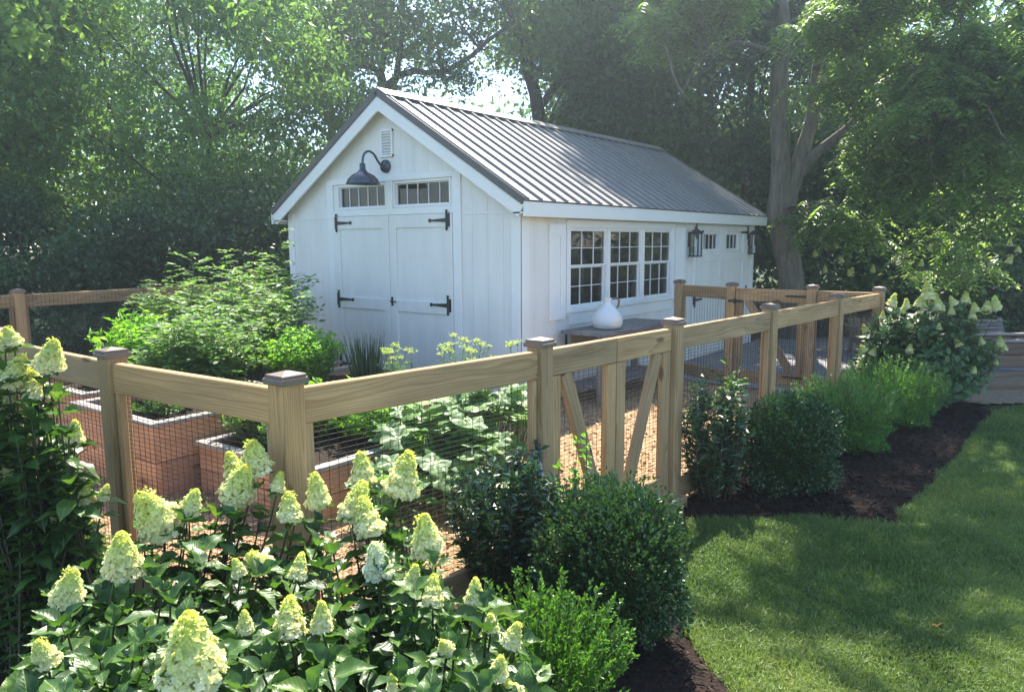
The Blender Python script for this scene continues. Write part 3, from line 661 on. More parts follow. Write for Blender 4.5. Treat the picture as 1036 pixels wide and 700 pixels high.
FD = A([1, -.083]); FD /= np.linalg.norm(FD); FI = A([.083, 1.]); FI /= np.linalg.norm(FI)
fp = [(x, fg(x)) for x in GX]
fp[0] = (-4.33, -2.14)
# left part of the front fence + the fence going left from the corner
lf = [(-4.33, -2.14), (-4.40, -.93), (-4.38, .45), (-4.36, 1.85), (-4.34, 3.25), (-4.32, 4.67)]
fl = thing('garden_fence', 'pine and black wire fence nearest the viewer, its corner behind the hydrangeas', 'fence', (-4.33, -2.14, 0), 'runs of the garden fence')
for p in lf[:-1]: post(fl, *p)
for p, q in zip(lf[:-1], lf[1:]): span(fl, p, q, (1, 0))
post(fl, *fp[1]); span(fl, fp[0], fp[1], FI)
fr = thing('garden_fence', 'pine and wire fence right of the double gate, behind the clipped shrubs', 'fence', (*fp[2], 0), 'runs of the garden fence')
for p in fp[2:]: post(fr, *p)
for p, q in zip(fp[2:-1], fp[3:]): span(fr, p, q, FI)
xp = [(2.70, -.44), (2.42, -1.22), (2.40, -2.12)]
fc = thing('garden_fence', 'short pine and wire fence crossing from the far single gate to the shed wall', 'fence', (2.4, -1.2, 0), 'runs of the garden fence')
for p in xp: post(fc, *p)
span(fc, xp[0], xp[1], (-1, 0)); span(fc, xp[2], fp[5], (-1, 0), battens=False)
bp = [(-4.32, 4.67), (-2.80, 4.67), (-1.36, 4.67), (.06, 4.67), (1.5, 4.67)]
fb = thing('garden_fence', 'pine and wire fence at the back left in front of dark evergreens', 'fence', (*bp[0], 0), 'runs of the garden fence')
for p in bp: post(fb, *p)
for p, q in zip(bp[:-1], bp[1:]): span(fb, p, q, (0, -1))

def gate(name, lab, p0, p1, inn, brace, hinge_end, grp=None, both=False):
    """p0,p1: ends of the leaf. brace 0: from top at p0 to bottom at p1; 1 the other way"""
    t = thing(name, lab, 'gate', (p0[0], p0[1], 0), grp)
    p0 = A([*p0, 0.]); p1 = A([*p1, 0.]); d = p1-p0; ln = np.linalg.norm(d); d /= ln; n = A([*inn, 0.]); o = -n*.02
    T, H = 1.165, .14; sw = .088; f = -n*.0385
    for q in (p0+d*sw/2, p1-d*sw/2):
        b = MB(); b.board(q+[0, 0, .09], q+[0, 0, T-H-.002], sw, .038, d); b.build('stile', M['pine'], t)
    b = MB(); b.board(p0+[0, 0, T-H/2], p1+[0, 0, T-H/2], H, .04, (0, 0, 1)); b.build('rail', M['pine'], t)
    b = MB(); b.board(p0+d*sw+[0, 0, .09+H/2+.002], p1-d*sw+[0, 0, .09+H/2+.002], H, .036, (0, 0, 1)); b.build('rail', M['pine'], t)
    a, c = p0+d*(sw*1.0+.05), p1-d*(sw*1.0+.05)
    zt, zb = T-H-.0, .09+H+.01
    if brace: a, c = c, a
    b = MB(); b.board(a+[0, 0, zt], c+[0, 0, zb], .088, .034, np.cross(c+[0, 0, zb]-a-[0, 0, zt], n)); b.build('brace', M['pine'], t)
    m = n*.0215; wires((p0+m)[:2], (p1+m)[:2], .1, T-.01).build('wire_mesh', M['wire'], t)
    for z in (T-H/2, .2):
        b = MB(); q = p0 if hinge_end == 0 else p1; dr = d if hinge_end == 0 else -d
        s_ = -1 if hinge_side(t) else 1
        b.board(q-dr*.03+n*.026*s_+[0, 0, z], q+dr*.22+n*.026*s_+[0, 0, z], .024, .006, (0, 0, 1)); b.board(q-dr*.035+n*.027*s_+[0, 0, z-.06], q-dr*.035+n*.027*s_+[0, 0, z+.06], .03, .008, dr)
        b.tube([q-dr*.012+n*.03*s_+[0, 0, z-.05], q-dr*.012+n*.03*s_+[0, 0, z+.05]], .01, 8)
        b.build('hinge', M['black'], t)
    return t
def hinge_side(t): return False
p0 = A(fp[1])+FD*.056; p1 = A(fp[2])-FD*.056; mid = (p0+p1)/2
gate('garden_gate', 'left leaf of the near double gate, brace falling to the right', p0, mid-FD*.004, FI, 0, 0, 'leaves of the near double gate')
gate('garden_gate', 'right leaf of the near double gate, brace rising to the right', mid+FD*.004, p1, FI, 1, 1, 'leaves of the near double gate')
p0 = (2.40, -1.28); p1 = (2.40, -2.065)
gt = gate('garden_gate', 'single far gate with black hinges and latch beside the shed', p0, p1, (-1, 0), 0, 1)
b = MB(); b.board((2.365, -1.20, 1.02), (2.365, -1.36, 1.02), .03, .012, (0, 0, 1)); b.tube([(2.35, -1.28, .99), (2.35, -1.28, 1.05)], .012, 8); b.build('latch', M['black'], gt)
b = MB(); q = A(fp[2]); b.board((*(A(fp[1])+FD*.1-FI*.03), .045), (*(q-FI*.03+FD*.05), .045), .14, .085, (FI[0], FI[1], 0)); tag(b.build('gate_sill', M['pine']), 'pale timber sill on the ground under the double gate', 'sill')

# ------------------------------------------------------------ raised beds
def raised_bed(lab, x0, x1, y0, y1, h, fill=.05, plank=True):
    t = thing('raised_bed', lab, 'raised bed', (x0, y0, 0), 'raised vegetable beds')
    T = .04; b = MB(); hh = h/2
    for k in range(2):
        z0 = .005+k*hh; z1 = z0+hh-.006
        b.box((x0, y0, z0), (x0+T, y1, z1)); b.box((x1-T, y0, z0), (x1, y1, z1)); b.box((x0+T, y0+.001, z0), (x1-T, y0+T, z1)); b.box((x0+T, y1-T, z0), (x1-T, y1-.001, z1))
    for x in (x0+T, x1-T-.05):
        for y in (y0+T, y1-T-.05): b.box((x, y, .005), (x+.05, y+.05, h-.01))
    b.build('side_boards', M['cedar'], t)
    b = MB(); c = .075; o = .02; z = h
    b.box((x0-o, y0-o, z), (x0-o+c, y1+o, z+.028)); b.box((x1+o-c, y0-o, z), (x1+o, y1+o, z+.028)); b.box((x0-o+c, y0-o, z), (x1+o-c, y0-o+c, z+.0275)); b.box((x0-o+c, y1+o-c, z), (x1+o-c, y1+o, z+.0275))
    b.build('cap_boards', M['cap_board'], t)
    b = MB(); X, Y = np.meshgrid(np.linspace(x0+T, x1-T, 24), np.linspace(y0+T, y1-T, 24), indexing='ij'); Z = h-fill+.02*wob(X.ravel(), Y.ravel(), 5, int(abs(x0*10)))
    idx = np.arange(576).reshape(24, 24); b.add(np.stack([X.ravel(), Y.ravel(), Z], 1), np.stack([idx[:-1, :-1], idx[1:, :-1], idx[1:, 1:], idx[:-1, 1:]], -1).reshape(-1, 4)); b.build('soil', M['soil'], t, True)
raised_bed('tall orange cedar bed behind the leftmost fence post, dark leafy crop', -3.60, -2.30, .35, 1.52, .50)
raised_bed('low cedar bed with bare dark soil behind the near corner post', -3.33, -1.95, -.90, .27, .34, .03)
raised_bed('cedar bed at the far left, seen over the left hydrangea', -3.42, -2.10, 1.78, 2.95, .50)
raised_bed('cedar bed under the basil and the chives in front of the shed doors', -1.95, -.70, .35, 1.62, .40)
raised_bed('cedar bed under the tomato plants near the shed corner', -1.95, -.70, 1.95, 3.35, .40)

# ------------------------------------------------------------ foliage helpers
def stem_path(p0, p1, bow=.1, n=6, sag=0.0):
    p0 = A(p0, float); p1 = A(p1, float); t = np.linspace(0, 1, n)[:, None]; side = A([random.uniform(-1, 1), random.uniform(-1, 1), 0])*bow*np.linalg.norm(p1-p0)
    lift = A([0, 0, 1.])*sag*np.linalg.norm(p1-p0)
    return p0+(p1-p0)*t+np.sin(t*math.pi)*(side+lift)

def bloom_mesh(seed, open_=0.0):
    r = np.random.default_rng(seed); n = 760; H = .155; b = MB(); P = []; D = []
    t = r.random(n)**1.15; Rr = .056*(1-t)**.72*np.minimum(1, .75+t*2.5)*(1+.12*np.sin(t*22+seed))+.006
    a = r.uniform(0, 6.283, n); ins = r.uniform(.80, 1.05, n)
    px = Rr*np.cos(a)*ins; py = Rr*np.sin(a)*ins; pz = t*H
    lean = .02*t**1.3; px = px+lean*math.cos(seed); py = py+lean*math.sin(seed)
    nx = np.cos(a)+r.normal(0, .35, n); ny = np.sin(a)+r.normal(0, .35, n); nz = .35+.8*t+r.normal(0, .3, n)
    Nn = np.stack([nx, ny, nz], 1); Nn /= np.linalg.norm(Nn, axis=1)[:, None]
    rf = np.stack([-Nn[:, 1], Nn[:, 0], r.normal(0, .4, n)], 1); U = rf-Nn*(rf*Nn).sum(1)[:, None]; U /= np.linalg.norm(U, axis=1)[:, None]; Wv = np.cross(Nn, U)
    s = (.0086-.0030*t)*r.uniform(.8, 1.2, n)
    C0 = np.stack([px, py, pz], 1)
    for k in range(4):
        an = k*math.pi/2; Dk = U*math.cos(an)+Wv*math.sin(an)
        b.leaves(C0, Dk+Nn*.25, Nn+.15*r.normal(size=(n, 3)), s*1.15, s*1.15, T_OVAL, np.clip(t*1.0+r.normal(0, .13, n)-.05, 0, 1))
    # green buds and the inner core of stalks
    m = 170; tt = r.random(m); aa = r.uniform(0, 6.283, m); rr = (.050*np.sqrt(1-tt)+.004)*r.uniform(.4, 1.0, m)
    b.leaves(np.stack([rr*np.cos(aa), rr*np.sin(aa), tt*H*1.02], 1), unit(m), unit(m), .008, .007, T_OVAL, np.clip(.6+.4*r.random(m), 0, 1))
    q = np.linspace(0, 1, 8); b.lathe(np.stack([.040*(1-q)**.72*np.minimum(1, .7+q*2.5), q*H*.93], 1), (0, 0, 0), 12); b.Rn[-1] = np.repeat(np.clip(q*.8+.15, 0, 1), 12)
    b.tube([(0, 0, -.05), (0, 0, .05), (.01*math.cos(seed), .01*math.sin(seed), H*.85)], [.003, .0025, .001], 5)
    return b
BL = [bloom_mesh(s).mesh('flower_head', M['bloom'], None, False) for s in range(6)]
BLW = bloom_mesh(9).mesh('flower_head', M['bloomw'], None, False)

def hydrangea(name, lab, base, blooms, fill, mleaf, leaf=.082, r_low=.25, grp=None, every=.085, white=(), spread=1.0, fold=True):
    """blooms: [(tip point, height of head)]; fill: points for shoots without a flower"""
    base = A(base, float); t = thing(name, lab, 'shrub', base, grp)
    sb = MB(); P = []; D = []; Nn = []; S = []
    def shoot(tip, lf, bl):
        root = base+A([random.gauss(0, r_low*.4), random.gauss(0, r_low*.4), 0]); tip = A(tip, float)
        mid = root*.35+tip*.65; mid[2] = tip[2]*.52; mid[:2] += (tip[:2]-root[:2])*.12
        tt = np.linspace(0, 1, 9)[:, None]; path = root*(1-tt)**2+2*mid*tt*(1-tt)+tip*tt**2
        sb.tube(path, np.linspace(.006, .0028, 9), 5, False)
        ln = np.linalg.norm(np.diff(path, axis=0), axis=1).sum(); k = 0; x = ln-(.015 if bl else .0); ang = random.uniform(0, 3.14)
        while x > ln*.06:
            f = x/ln; p = path[0]*(1-f)**2+2*mid*f*(1-f)+tip*f*f
            tan = 2*(mid-root)*(1-f)+2*(tip-mid)*f; tan /= np.linalg.norm(tan)
            u = np.cross(tan, [.3, .2, 1.]); 
            if np.linalg.norm(u) < .1: u = np.cross(tan, [1., 0, 0])
            u /= np.linalg.norm(u); w = np.cross(tan, u)
            nl = 3 if k == 0 else 2
            for q in range(nl):
                an = ang+q*2*math.pi/nl; o = u*math.cos(an)+w*math.sin(an); el = random.uniform(.05, .55) if not (k == 0 and not bl) else random.uniform(.6, 1.3)
                d = o+tan*el; d[2] -= random.uniform(0, .25)*(k > 0)
                size = lf*random.uniform(.6, 1.3)*(1 if k > 0 else .75)*(.6+.4*f)
                nn = tan*1.0+A([0, 0, .8])+R.normal(0, .22, 3)
                P.append(p+o*.006); D.append(d); Nn.append(nn); S.append(size)
            ang += math.pi/2+random.uniform(-.3, .3); x -= every*random.uniform(.7, 1.2)*lf/.105; k += 1
    for i, (tip, h) in enumerate(blooms):
        shoot(tip, leaf, True)
        o = bpy.data.objects.new('flower_head', BLW if i in white else BL[i % 6]); COL.objects.link(o); o.parent = t
        o.location = tuple(A(tip)-base); s = 1.0*h/.155; ws = s*random.uniform(.95, 1.18)
        o.scale = (ws, ws, s); lean = (A(tip)-base)[:2]*.35+R.normal(0, .2, 2); o.rotation_euler = (-lean[1]+0, lean[0], random.uniform(0, 6))
    for tip in fill: shoot(tip-A([0, 0, .05*leaf/.08]), leaf, False)
    P = A(P); D = A(D); Nn = A(Nn); S = A(S); b = MB(); kk = R.integers(0, 3, len(P))
    if fold:
        for m, tp in ((kk == 0, T_HYD), (kk == 1, T_HYD2), (kk == 2, T_HYD3)): b.leaves(P[m], D[m], Nn[m], S[m], S[m]*.62, tp)
    else: b.leaves(P, D, Nn, S, S*.6, T_OVAL)
    b.build('foliage', mleaf, t, True); sb.build('stems', M['hstem'], t, True)
    return t
def dist_of(hpx, size=.155): return F*size/hpx
def blooms_px(lst, base_Y=None, yf=None):
    out = []
    for (u, v, h) in lst:                # centre of the head in the photograph, its height, and so its distance
        Y = yf(u, v, h); hm = h*Y/F*1.0
        c = atd(u, v, Y); out.append((c-A([0, 0, hm*.5]), hm*1.0))
    return out
main = [(165, 508, 58), (123, 558, 46), (65, 590, 42), (192, 655, 80), (47, 656, 34), (258, 460, 38), (237, 482, 44), (190, 505, 26), (292, 625, 42), (325, 623, 32), (248, 628, 24), (293, 512, 30), (322, 495, 36), (355, 506, 42), (375, 522, 42), (403, 478, 46), (367, 473, 34), (383, 566, 38), (433, 538, 42), (437, 598, 32), (415, 582, 26), (268, 561, 28), (300, 573, 28), (243, 573, 20), (480, 598, 28), (452, 647, 24), (497, 629, 20), (516, 641, 28), (503, 674, 26), (491, 694, 22), (525, 692, 24), (398, 690, 18), (240, 470, 30), (280, 487, 20)]
def y_main(u, v, h): return min(2.62, max(1.5, 2.75-(v-450)*.0056)) if h < 70 else 1.52
mb_ = blooms_px(main, yf=y_main)
def blob(n, c, r, seed, zmin=.25, top=1.0):
    rr = np.random.default_rng(seed); v = rr.normal(size=(n, 3)); v /= np.linalg.norm(v, axis=1)[:, None]; v[:, 2] = np.abs(v[:, 2])
    v *= rr.uniform(.55, 1, n)[:, None]; return [A(c)+v[i]*A(r) for i in range(n)]
def px_fill(n, poly_px, yf, seed):
    rr = np.random.default_rng(seed); P = A(poly_px); out = []
    while len(out) < n:
        q = rr.uniform(P.min(0), P.max(0), (1, 2))
        if inside(poly_px, q[:, 0], q[:, 1])[0]:
            u, v = q[0]; out.append(atd(u, v, yf(u, v, 0)+rr.uniform(-.1, .25)))
    return out
mbase = view(-1.05, 2.05)
f1 = px_fill(250, [(20, 640), (60, 560), (130, 520), (215, 480), (300, 500), (400, 470), (450, 540), (520, 600), (560, 700), (560, 780), (0, 780), (0, 690)], y_main, 21)
f1 += [p-A([0, 0, random.uniform(.14, .34)]) for p in px_fill(170, [(20, 640), (60, 560), (130, 530), (215, 490), (300, 510), (400, 490), (450, 550), (520, 610), (560, 700), (0, 700)], y_main, 24)]
h1 = [b_ for b_ in mb_ if (b_[0]-mbase)@A([RT[0], RT[1], 0]) < .45]; h2 = [b_ for b_ in mb_ if (b_[0]-mbase)@A([RT[0], RT[1], 0]) >= .45]
q1 = [p for p in f1 if (p-mbase)@A([RT[0], RT[1], 0]) < .45]; q2 = [p for p in f1 if (p-mbase)@A([RT[0], RT[1], 0]) >= .45]
hydrangea('hydrangea_shrub', 'large green-cream flowering hydrangea in the near foreground, left of centre', mbase+A([*(-RT*.12), 0]), h1, q1, M['hyd'], grp='flowering hydrangeas')
wi = [i for i, b_ in enumerate(h2) if abs(b_[1]-38*y_main(0, 566, 38)/F) < 1e-6]
hydrangea('hydrangea_shrub', 'foreground hydrangea just left of the bright green spiky shrub, with one whiter bloom', mbase+A([*(RT*.78), 0]), h2, q2, M['hyd'], grp='flowering hydrangeas', white=wi)
leftb = [(47, 355, 34), (37, 388, 34), (8, 370, 36), (2, 402, 36), (4, 343, 22), (6, 476, 26), (57, 518, 14), (86, 496, 22), (103, 497, 16), (75, 437, 26), (14, 338, 20)]
def y_left(u, v, h): return 2.95 if v < 420 else 2.9
lb = blooms_px(leftb, yf=y_left); lb = [(p, min(h, .16)) for p, h in lb]
f2 = px_fill(150, [(-60, 330), (15, 350), (60, 375), (75, 440), (100, 500), (118, 560), (90, 640), (-80, 680)], y_left, 22)
f2 += [p-A([0, 0, random.uniform(.2, .7)]) for p in f2[:120]]
hydrangea('hydrangea_shrub', 'tall hydrangea at the left edge in front of the leftmost posts', view(-1.85, 2.85), lb, f2, M['hyd'], grp='flowering hydrangeas', leaf=.095)
rightb = [(902, 303, 13), (917, 307, 10), (940, 294, 18), (949, 306, 18), (936, 309, 9), (966, 303, 10), (977, 301, 12), (987, 311, 10), (998, 309, 13), (1008, 306, 14), (877, 332, 9), (921, 328, 8), (893, 319, 8), (963, 314, 9), (984, 318, 10), (876, 351, 8), (882, 355, 9), (920, 352, 10), (971, 346, 9), (994, 345, 8), (1012, 346, 11), (1016, 350, 9), (1008, 366, 6), (869, 368, 7), (985, 374, 7), (938, 369, 6), (929, 305, 10), (912, 312, 8), (870, 378, 5), (950, 330, 7)]
def y_right(u, v, h): return 7.55-.35*math.cos((u-940)/75*1.5)-(v-300)*.003
rb = [(p, h*1.02) for p, h in blooms_px(rightb, yf=y_right)]
f3 = px_fill(300, [(868, 345), (885, 312), (930, 300), (990, 312), (1008, 350), (1000, 385), (965, 402), (905, 402), (868, 385)], y_right, 23)
hydrangea('hydrangea_shrub', 'round hydrangea past the last fence post beside the gravel path', atz(932, 404, 0), rb, f3, M['hydr'], leaf=.085, grp='flowering hydrangeas', every=.09, fold=False)
# distant hydrangea hedge
hb = [(825, 256), (838, 249), (851, 262), (846, 248), (872, 252), (905, 262), (917, 256), (932, 266), (948, 262), (958, 255), (975, 270), (990, 258), (1003, 264), (1020, 262), (1030, 252), (883, 272), (861, 275), (925, 280), (1012, 282), (895, 290), (835, 272), (967, 246), (1022, 245), (940, 250)]
for k in range(4):
    u0 = 830+k*62; lst = [(u, v, random.uniform(6, 9)) for u, v in hb if abs(u-u0) <= 31 or (k == 3 and u > u0)]
    bl = [(p, h) for p, h in blooms_px(lst, yf=lambda u, v, h: 13.2)]
    base = view((u0-518)/F*13.4, 13.6)
    fl_ = blob(130, base+A([0, 0, .35]), (.95, .95, 1.25), 40+k)
    hydrangea('hydrangea_shrub', ['white flecked hydrangea in the far hedge just right of the tree trunk', 'second shrub from the trunk in the far white flecked hydrangea hedge', 'third shrub from the trunk in the far white flecked hydrangea hedge', 'far hedge hydrangea nearest the right edge of the picture'][k], base, bl, fl_, M['t_dark'], leaf=.16, grp='hydrangeas of the far hedge', every=.16, r_low=1.0, fold=False)

# small-leaved shrubs
def leafball(name, lab, cat, base, rx, ry, h, n, leaf, mat, asp=.6, tpl=T_OVAL, seed=0, up=0.3, rough=.12, stem_n=26, grp=None, sprig=0, sprig_l=.12, core=.45):
    base = A(base, float); t = thing(name, lab, cat, base, grp); r = np.random.default_rng(seed+100)
    v = r.normal(size=(n, 3)); v /= np.linalg.norm(v, axis=1)[:, None]; rad_ = 1-(r.random(n)**1.8)*(1-core)
    th = np.arctan2(v[:, 1], v[:, 0]); lump = 1+rough*np.sin(th*3+seed+4*v[:, 2])+rough*.7*np.sin(th*7+2*seed+9*v[:, 2])+rough*.5*r.normal(size=n)*.5+rough*.4*np.sin(th*15+v[:, 2]*21)
    v2 = v*(rad_*lump)[:, None]; P = base+A([0, 0, h*.5])+v2*A([rx, ry, h*.52]); P = P[P[:, 2] > .02]; k = len(P); v = v[:k]
    out = P-(base+A([0, 0, h*.4])); out /= np.linalg.norm(out, axis=1)[:, None]
    b = MB(); b.leaves(P, out+unit(k)*.9+A([0, 0, up]), out*.6+unit(k)*.8+A([0, 0, .4]), leaf*r.uniform(.7, 1.25, k), leaf*asp*r.uniform(.8, 1.2, k), tpl)
    sb = MB()
    for i in range(sprig):
        d = unit(1)[0]; d[2] = abs(d[2])*.8+.1; p0 = base+A([0, 0, h*.5])+d*A([rx, ry, h*.48])*.9
        dd = d*.7+A([0, 0, .8]); dd /= np.linalg.norm(dd); Ls = sprig_l*random.uniform(.6, 1.3); pth = stem_path(p0, p0+dd*Ls, .08, 5); sb.tube(pth, [.0022, .002, .0018, .0015, .001], 4, False)
        m = int(Ls/leaf*5); f = r.random(m); pp = p0+dd*Ls*f[:, None]; b.leaves(pp, unit(m)+dd*1.1, unit(m)+A([0, 0, .7]), leaf*r.uniform(.7, 1.1, m), leaf*asp, tpl, np.clip(.6+.4*r.random(m), 0, 1))
    for i in range(stem_n):
        d = unit(1)[0]; d[2] = abs(d[2]); sb.tube(stem_path(base+A([random.gauss(0, .02), random.gauss(0, .02), 0]), base+A([0, 0, h*.45])+d*A([rx, ry, h*.45])*.8, .1, 5), np.linspace(.006, .002, 5), 5, False)
    b.build('foliage', mat, t, False); sb.build('stems', M['gstem'] if stem_n < 20 else M['twig'], t, True); return t
leafball('boxwood_shrub', 'large round boxwood in front of the double gate', 'shrub', view(.42, 3.02), .30, .30, .68, 26000, .020, M['box'], seed=1, rough=.11, sprig=170, sprig_l=.08)
leafball('boxwood_shrub', 'small round boxwood beside the dark glossy laurel, right of the gate', 'shrub', atz(806, 508, 0)+A([.1, .1, 0]), .32, .32, .66, 22000, .022, M['box'], seed=2, rough=.10, sprig=110, sprig_l=.08)
leafball('yew_shrub', 'feathery green shrub between the small boxwood and the far hydrangea', 'shrub', atz(858, 462, 0)+A([.15, .12, 0]), .50, .38, .46, 24000, .036, M['yew'], asp=.22, tpl=T_DIA, seed=3, rough=.12, sprig=260, sprig_l=.19, up=.6)
leafball('yew_shrub', 'feathery green shrub nearest the far hydrangea', 'shrub', atz(908, 436, 0)+A([.2, .1, 0]), .52, .38, .48, 22000, .036, M['yew'], asp=.22, tpl=T_DIA, seed=4, rough=.12, sprig=240, sprig_l=.19, up=.6)
leafball('holly_shrub', 'bright yellow-green shrub of upright shoots in the foreground below the boxwood', 'shrub', view(.10, 2.34), .20, .22, .46, 4200, .020, M['bright'], asp=.45, seed=5, stem_n=12, rough=.2, sprig=190, sprig_l=.17, up=.9)
def whippy(name, lab, base, rr, h, nst, leaf, mat, seed, cat='shrub', asp=.45, stemm='twig', every=.03, grp=None, low=.15, tpl=T_FOLD, hv=.3, lean=1.0):
    base = A(base, float); t = thing(name, lab, cat, base, grp); r = np.random.default_rng(seed); sb = MB(); P = []; D = []
    for i in range(nst):
        a = r.uniform(0, 6.28); q = rr*math.sqrt(r.random()); tip = base+A([q*math.cos(a), q*math.sin(a), h*r.uniform(1-hv, 1.05)*(1-.25*(q/rr)**2)])
        p0 = base+A([q*.4*math.cos(a), q*.4*math.sin(a), 0]); pt = stem_path(p0, tip, .08*lean, 8); sb.tube(pt, np.linspace(.005, .0015, 8), 5, False)
        m = int(np.linalg.norm(tip-p0)/every); f = low+(1-low)*r.random(m); idx = f*7; j = np.minimum(idx.astype(int), 6); pp = pt[j]+(pt[j+1]-pt[j])*(idx-j)[:, None]
        dv = r.normal(size=(m, 3)); dv[:, 2] = r.uniform(-.1, .9, m); P.append(pp); D.append(dv)
    P = np.concatenate(P); D = np.concatenate(D); k = len(P); b = MB(); b.leaves(P, D, R.normal(0, .5, (k, 3))+A([0, 0, 1.]), leaf*R.uniform(.6, 1.2, k), leaf*asp*R.uniform(.8, 1.2, k), tpl)
    b.build('foliage', mat, t, tpl is not T_FOLD); sb.build('stems', M[stemm], t, True); return t
whippy('laurel_shrub', 'dark glossy shrub left of the double gate behind the boxwood', view(-.03, 3.38), .30, .80, 70, .055, M['laurel'], 31, every=.011)
whippy('laurel_shrub', 'dark glossy open shrub right of the double gate post', atz(737, 512, 0)+A([.02, .1, 0]), .24, .86, 55, .055, M['laurel'], 32, every=.012)
whippy('sapling', 'thin light green sapling behind the glossy shrub by the gate', view(1.55, 5.15), .16, 1.05, 9, .06, M['tomato'], 33, cat='plant', every=.03)
whippy('sapling', 'sprigs of light green leaves in front of the gate above the round boxwood', view(.33, 3.34), .12, .92, 8, .045, M['basil'], 34, cat='plant', every=.03, low=.55)

# ------------------------------------------------------------ vegetables
def compound(name, lab, base, rr, h, nst, mat, seed, leaf=.062, grp=None, wisp=.2, per=13):
    """a sprawling tomato-like plant: stems with feathered compound leaves"""
    base = A(base, float); t = thing(name, lab, 'plant', base, grp); r = np.random.default_rng(seed); sb = MB(); P = []; D = []; Nn = []; S = []
    for i in range(nst):
        a = r.uniform(0, 6.28); q = rr*math.sqrt(r.random()); hh = h*r.uniform(.5, 1.0)*(1-.3*(q/rr)**2)*(1+wisp*(r.random() < .2))
        tip = base+A([q*math.cos(a), q*math.sin(a), hh]); p0 = base+A([q*.5*math.cos(a), q*.5*math.sin(a), 0]); pt = stem_path(p0, tip, .12, 10); sb.tube(pt, np.linspace(.006, .002, 10), 5, False)
        nl = per
        for k in range(nl):
            f = .2+.8*(k+r.random())/nl; ix = min(int(f*9), 8); pp = pt[ix]+(pt[ix+1]-pt[ix])*(f*9-ix); az = r.uniform(0, 6.28); d = A([math.cos(az), math.sin(az), r.uniform(.0, .7)]); ll = r.uniform(.12, .24)
            e = pp+d*ll; e[2] -= ll*.25; rp = stem_path(pp, e, .05, 4, .12); sb.tube(rp, [.0025, .002, .0015, .001], 3, False)
            for m in range(4):
                g = (m+1)/4.0; ii = min(int(g*3), 2); c = rp[ii]+(rp[ii+1]-rp[ii])*(g*3-ii); sd = np.cross(d, [0, 0, 1.]); sd /= np.linalg.norm(sd)+1e-9
                for s_ in ((-1, 1) if m < 3 else (0,)):
                    P.append(c); D.append(sd*s_+d*.6+A([0, 0, -.2])+r.normal(0, .15, 3)); Nn.append(A([0, 0, 1.])+r.normal(0, .35, 3)); S.append(leaf*r.uniform(.7, 1.25))
    b = MB(); b.leaves(A(P), A(D), A(Nn), A(S), A(S)*.5, T_OVAL); b.build('foliage', mat, t); sb.build('stems', M['gstem'], t, True); return t
compound('tomato_plant', 'tall feathery tomato plant against the left corner of the shed', (-1.2, 2.70, .38), .58, 1.28, 75, M['tomato'], 51, grp='tomato plants')
compound('tomato_plant', 'wide tomato plant in the middle of the vegetable beds, left of the basil', (-1.9, 2.05, .38), .62, 1.02, 85, M['tomato'], 52, grp='tomato plants')
compound('tomato_plant', 'wispy topped tomato plant furthest left, over the back fence rail', (-1.7, 3.1, .38), .55, 1.18, 65, M['tomato'], 53, grp='tomato plants')
compound('tomato_plant', 'low tomato plant hanging over the tall cedar bed', (-2.6, 1.45, .48), .46, .70, 60, M['tomato'], 54, grp='tomato plants')
whippy('pepper_plant', 'pointed leaved bright plant left of the tomatoes', (-2.7, 2.35, .48), .40, .62, 70, .10, M['basil'], 55, cat='plant', asp=.35, stemm='gstem', every=.035)
whippy('pepper_plant', 'small dark leaved crop in the tall cedar bed', (-3.2, .95, .44), .26, .13, 50, .05, M['darkveg'], 56, cat='plant', asp=.5, stemm='gstem', every=.012)
whippy('pepper_plant', 'small dark leaved crop in the far left cedar bed', (-3.0, 2.35, .44), .26, .16, 40, .05, M['darkveg'], 66, cat='plant', asp=.5, stemm='gstem', every=.014)
whippy('basil_plant', 'bright yellow-green basil behind the near corner post', (-1.75, 1.25, .38), .42, .56, 200, .055, M['basil'], 57, cat='plant', asp=.55, stemm='gstem', every=.018)
whippy('basil_plant', 'light green herbs along the side of the tall cedar bed', (-2.72, .0, .30), .46, .42, 190, .055, M['basil'], 58, cat='plant', asp=.5, stemm='gstem', every=.02)
whippy('basil_plant', 'light green herbs overhanging the near edge of the low bed', (-2.98, -.02, .30), .32, .40, 150, .05, M['tomato'], 68, cat='plant', asp=.5, stemm='gstem', every=.018)
whippy('bean_plant', 'yellow-green upright plants at the back of the bare soil bed', (-2.35, -.35, .30), .50, .40, 110, .09, M['basil'], 59, cat='plant', asp=.4, stemm='gstem', every=.03)
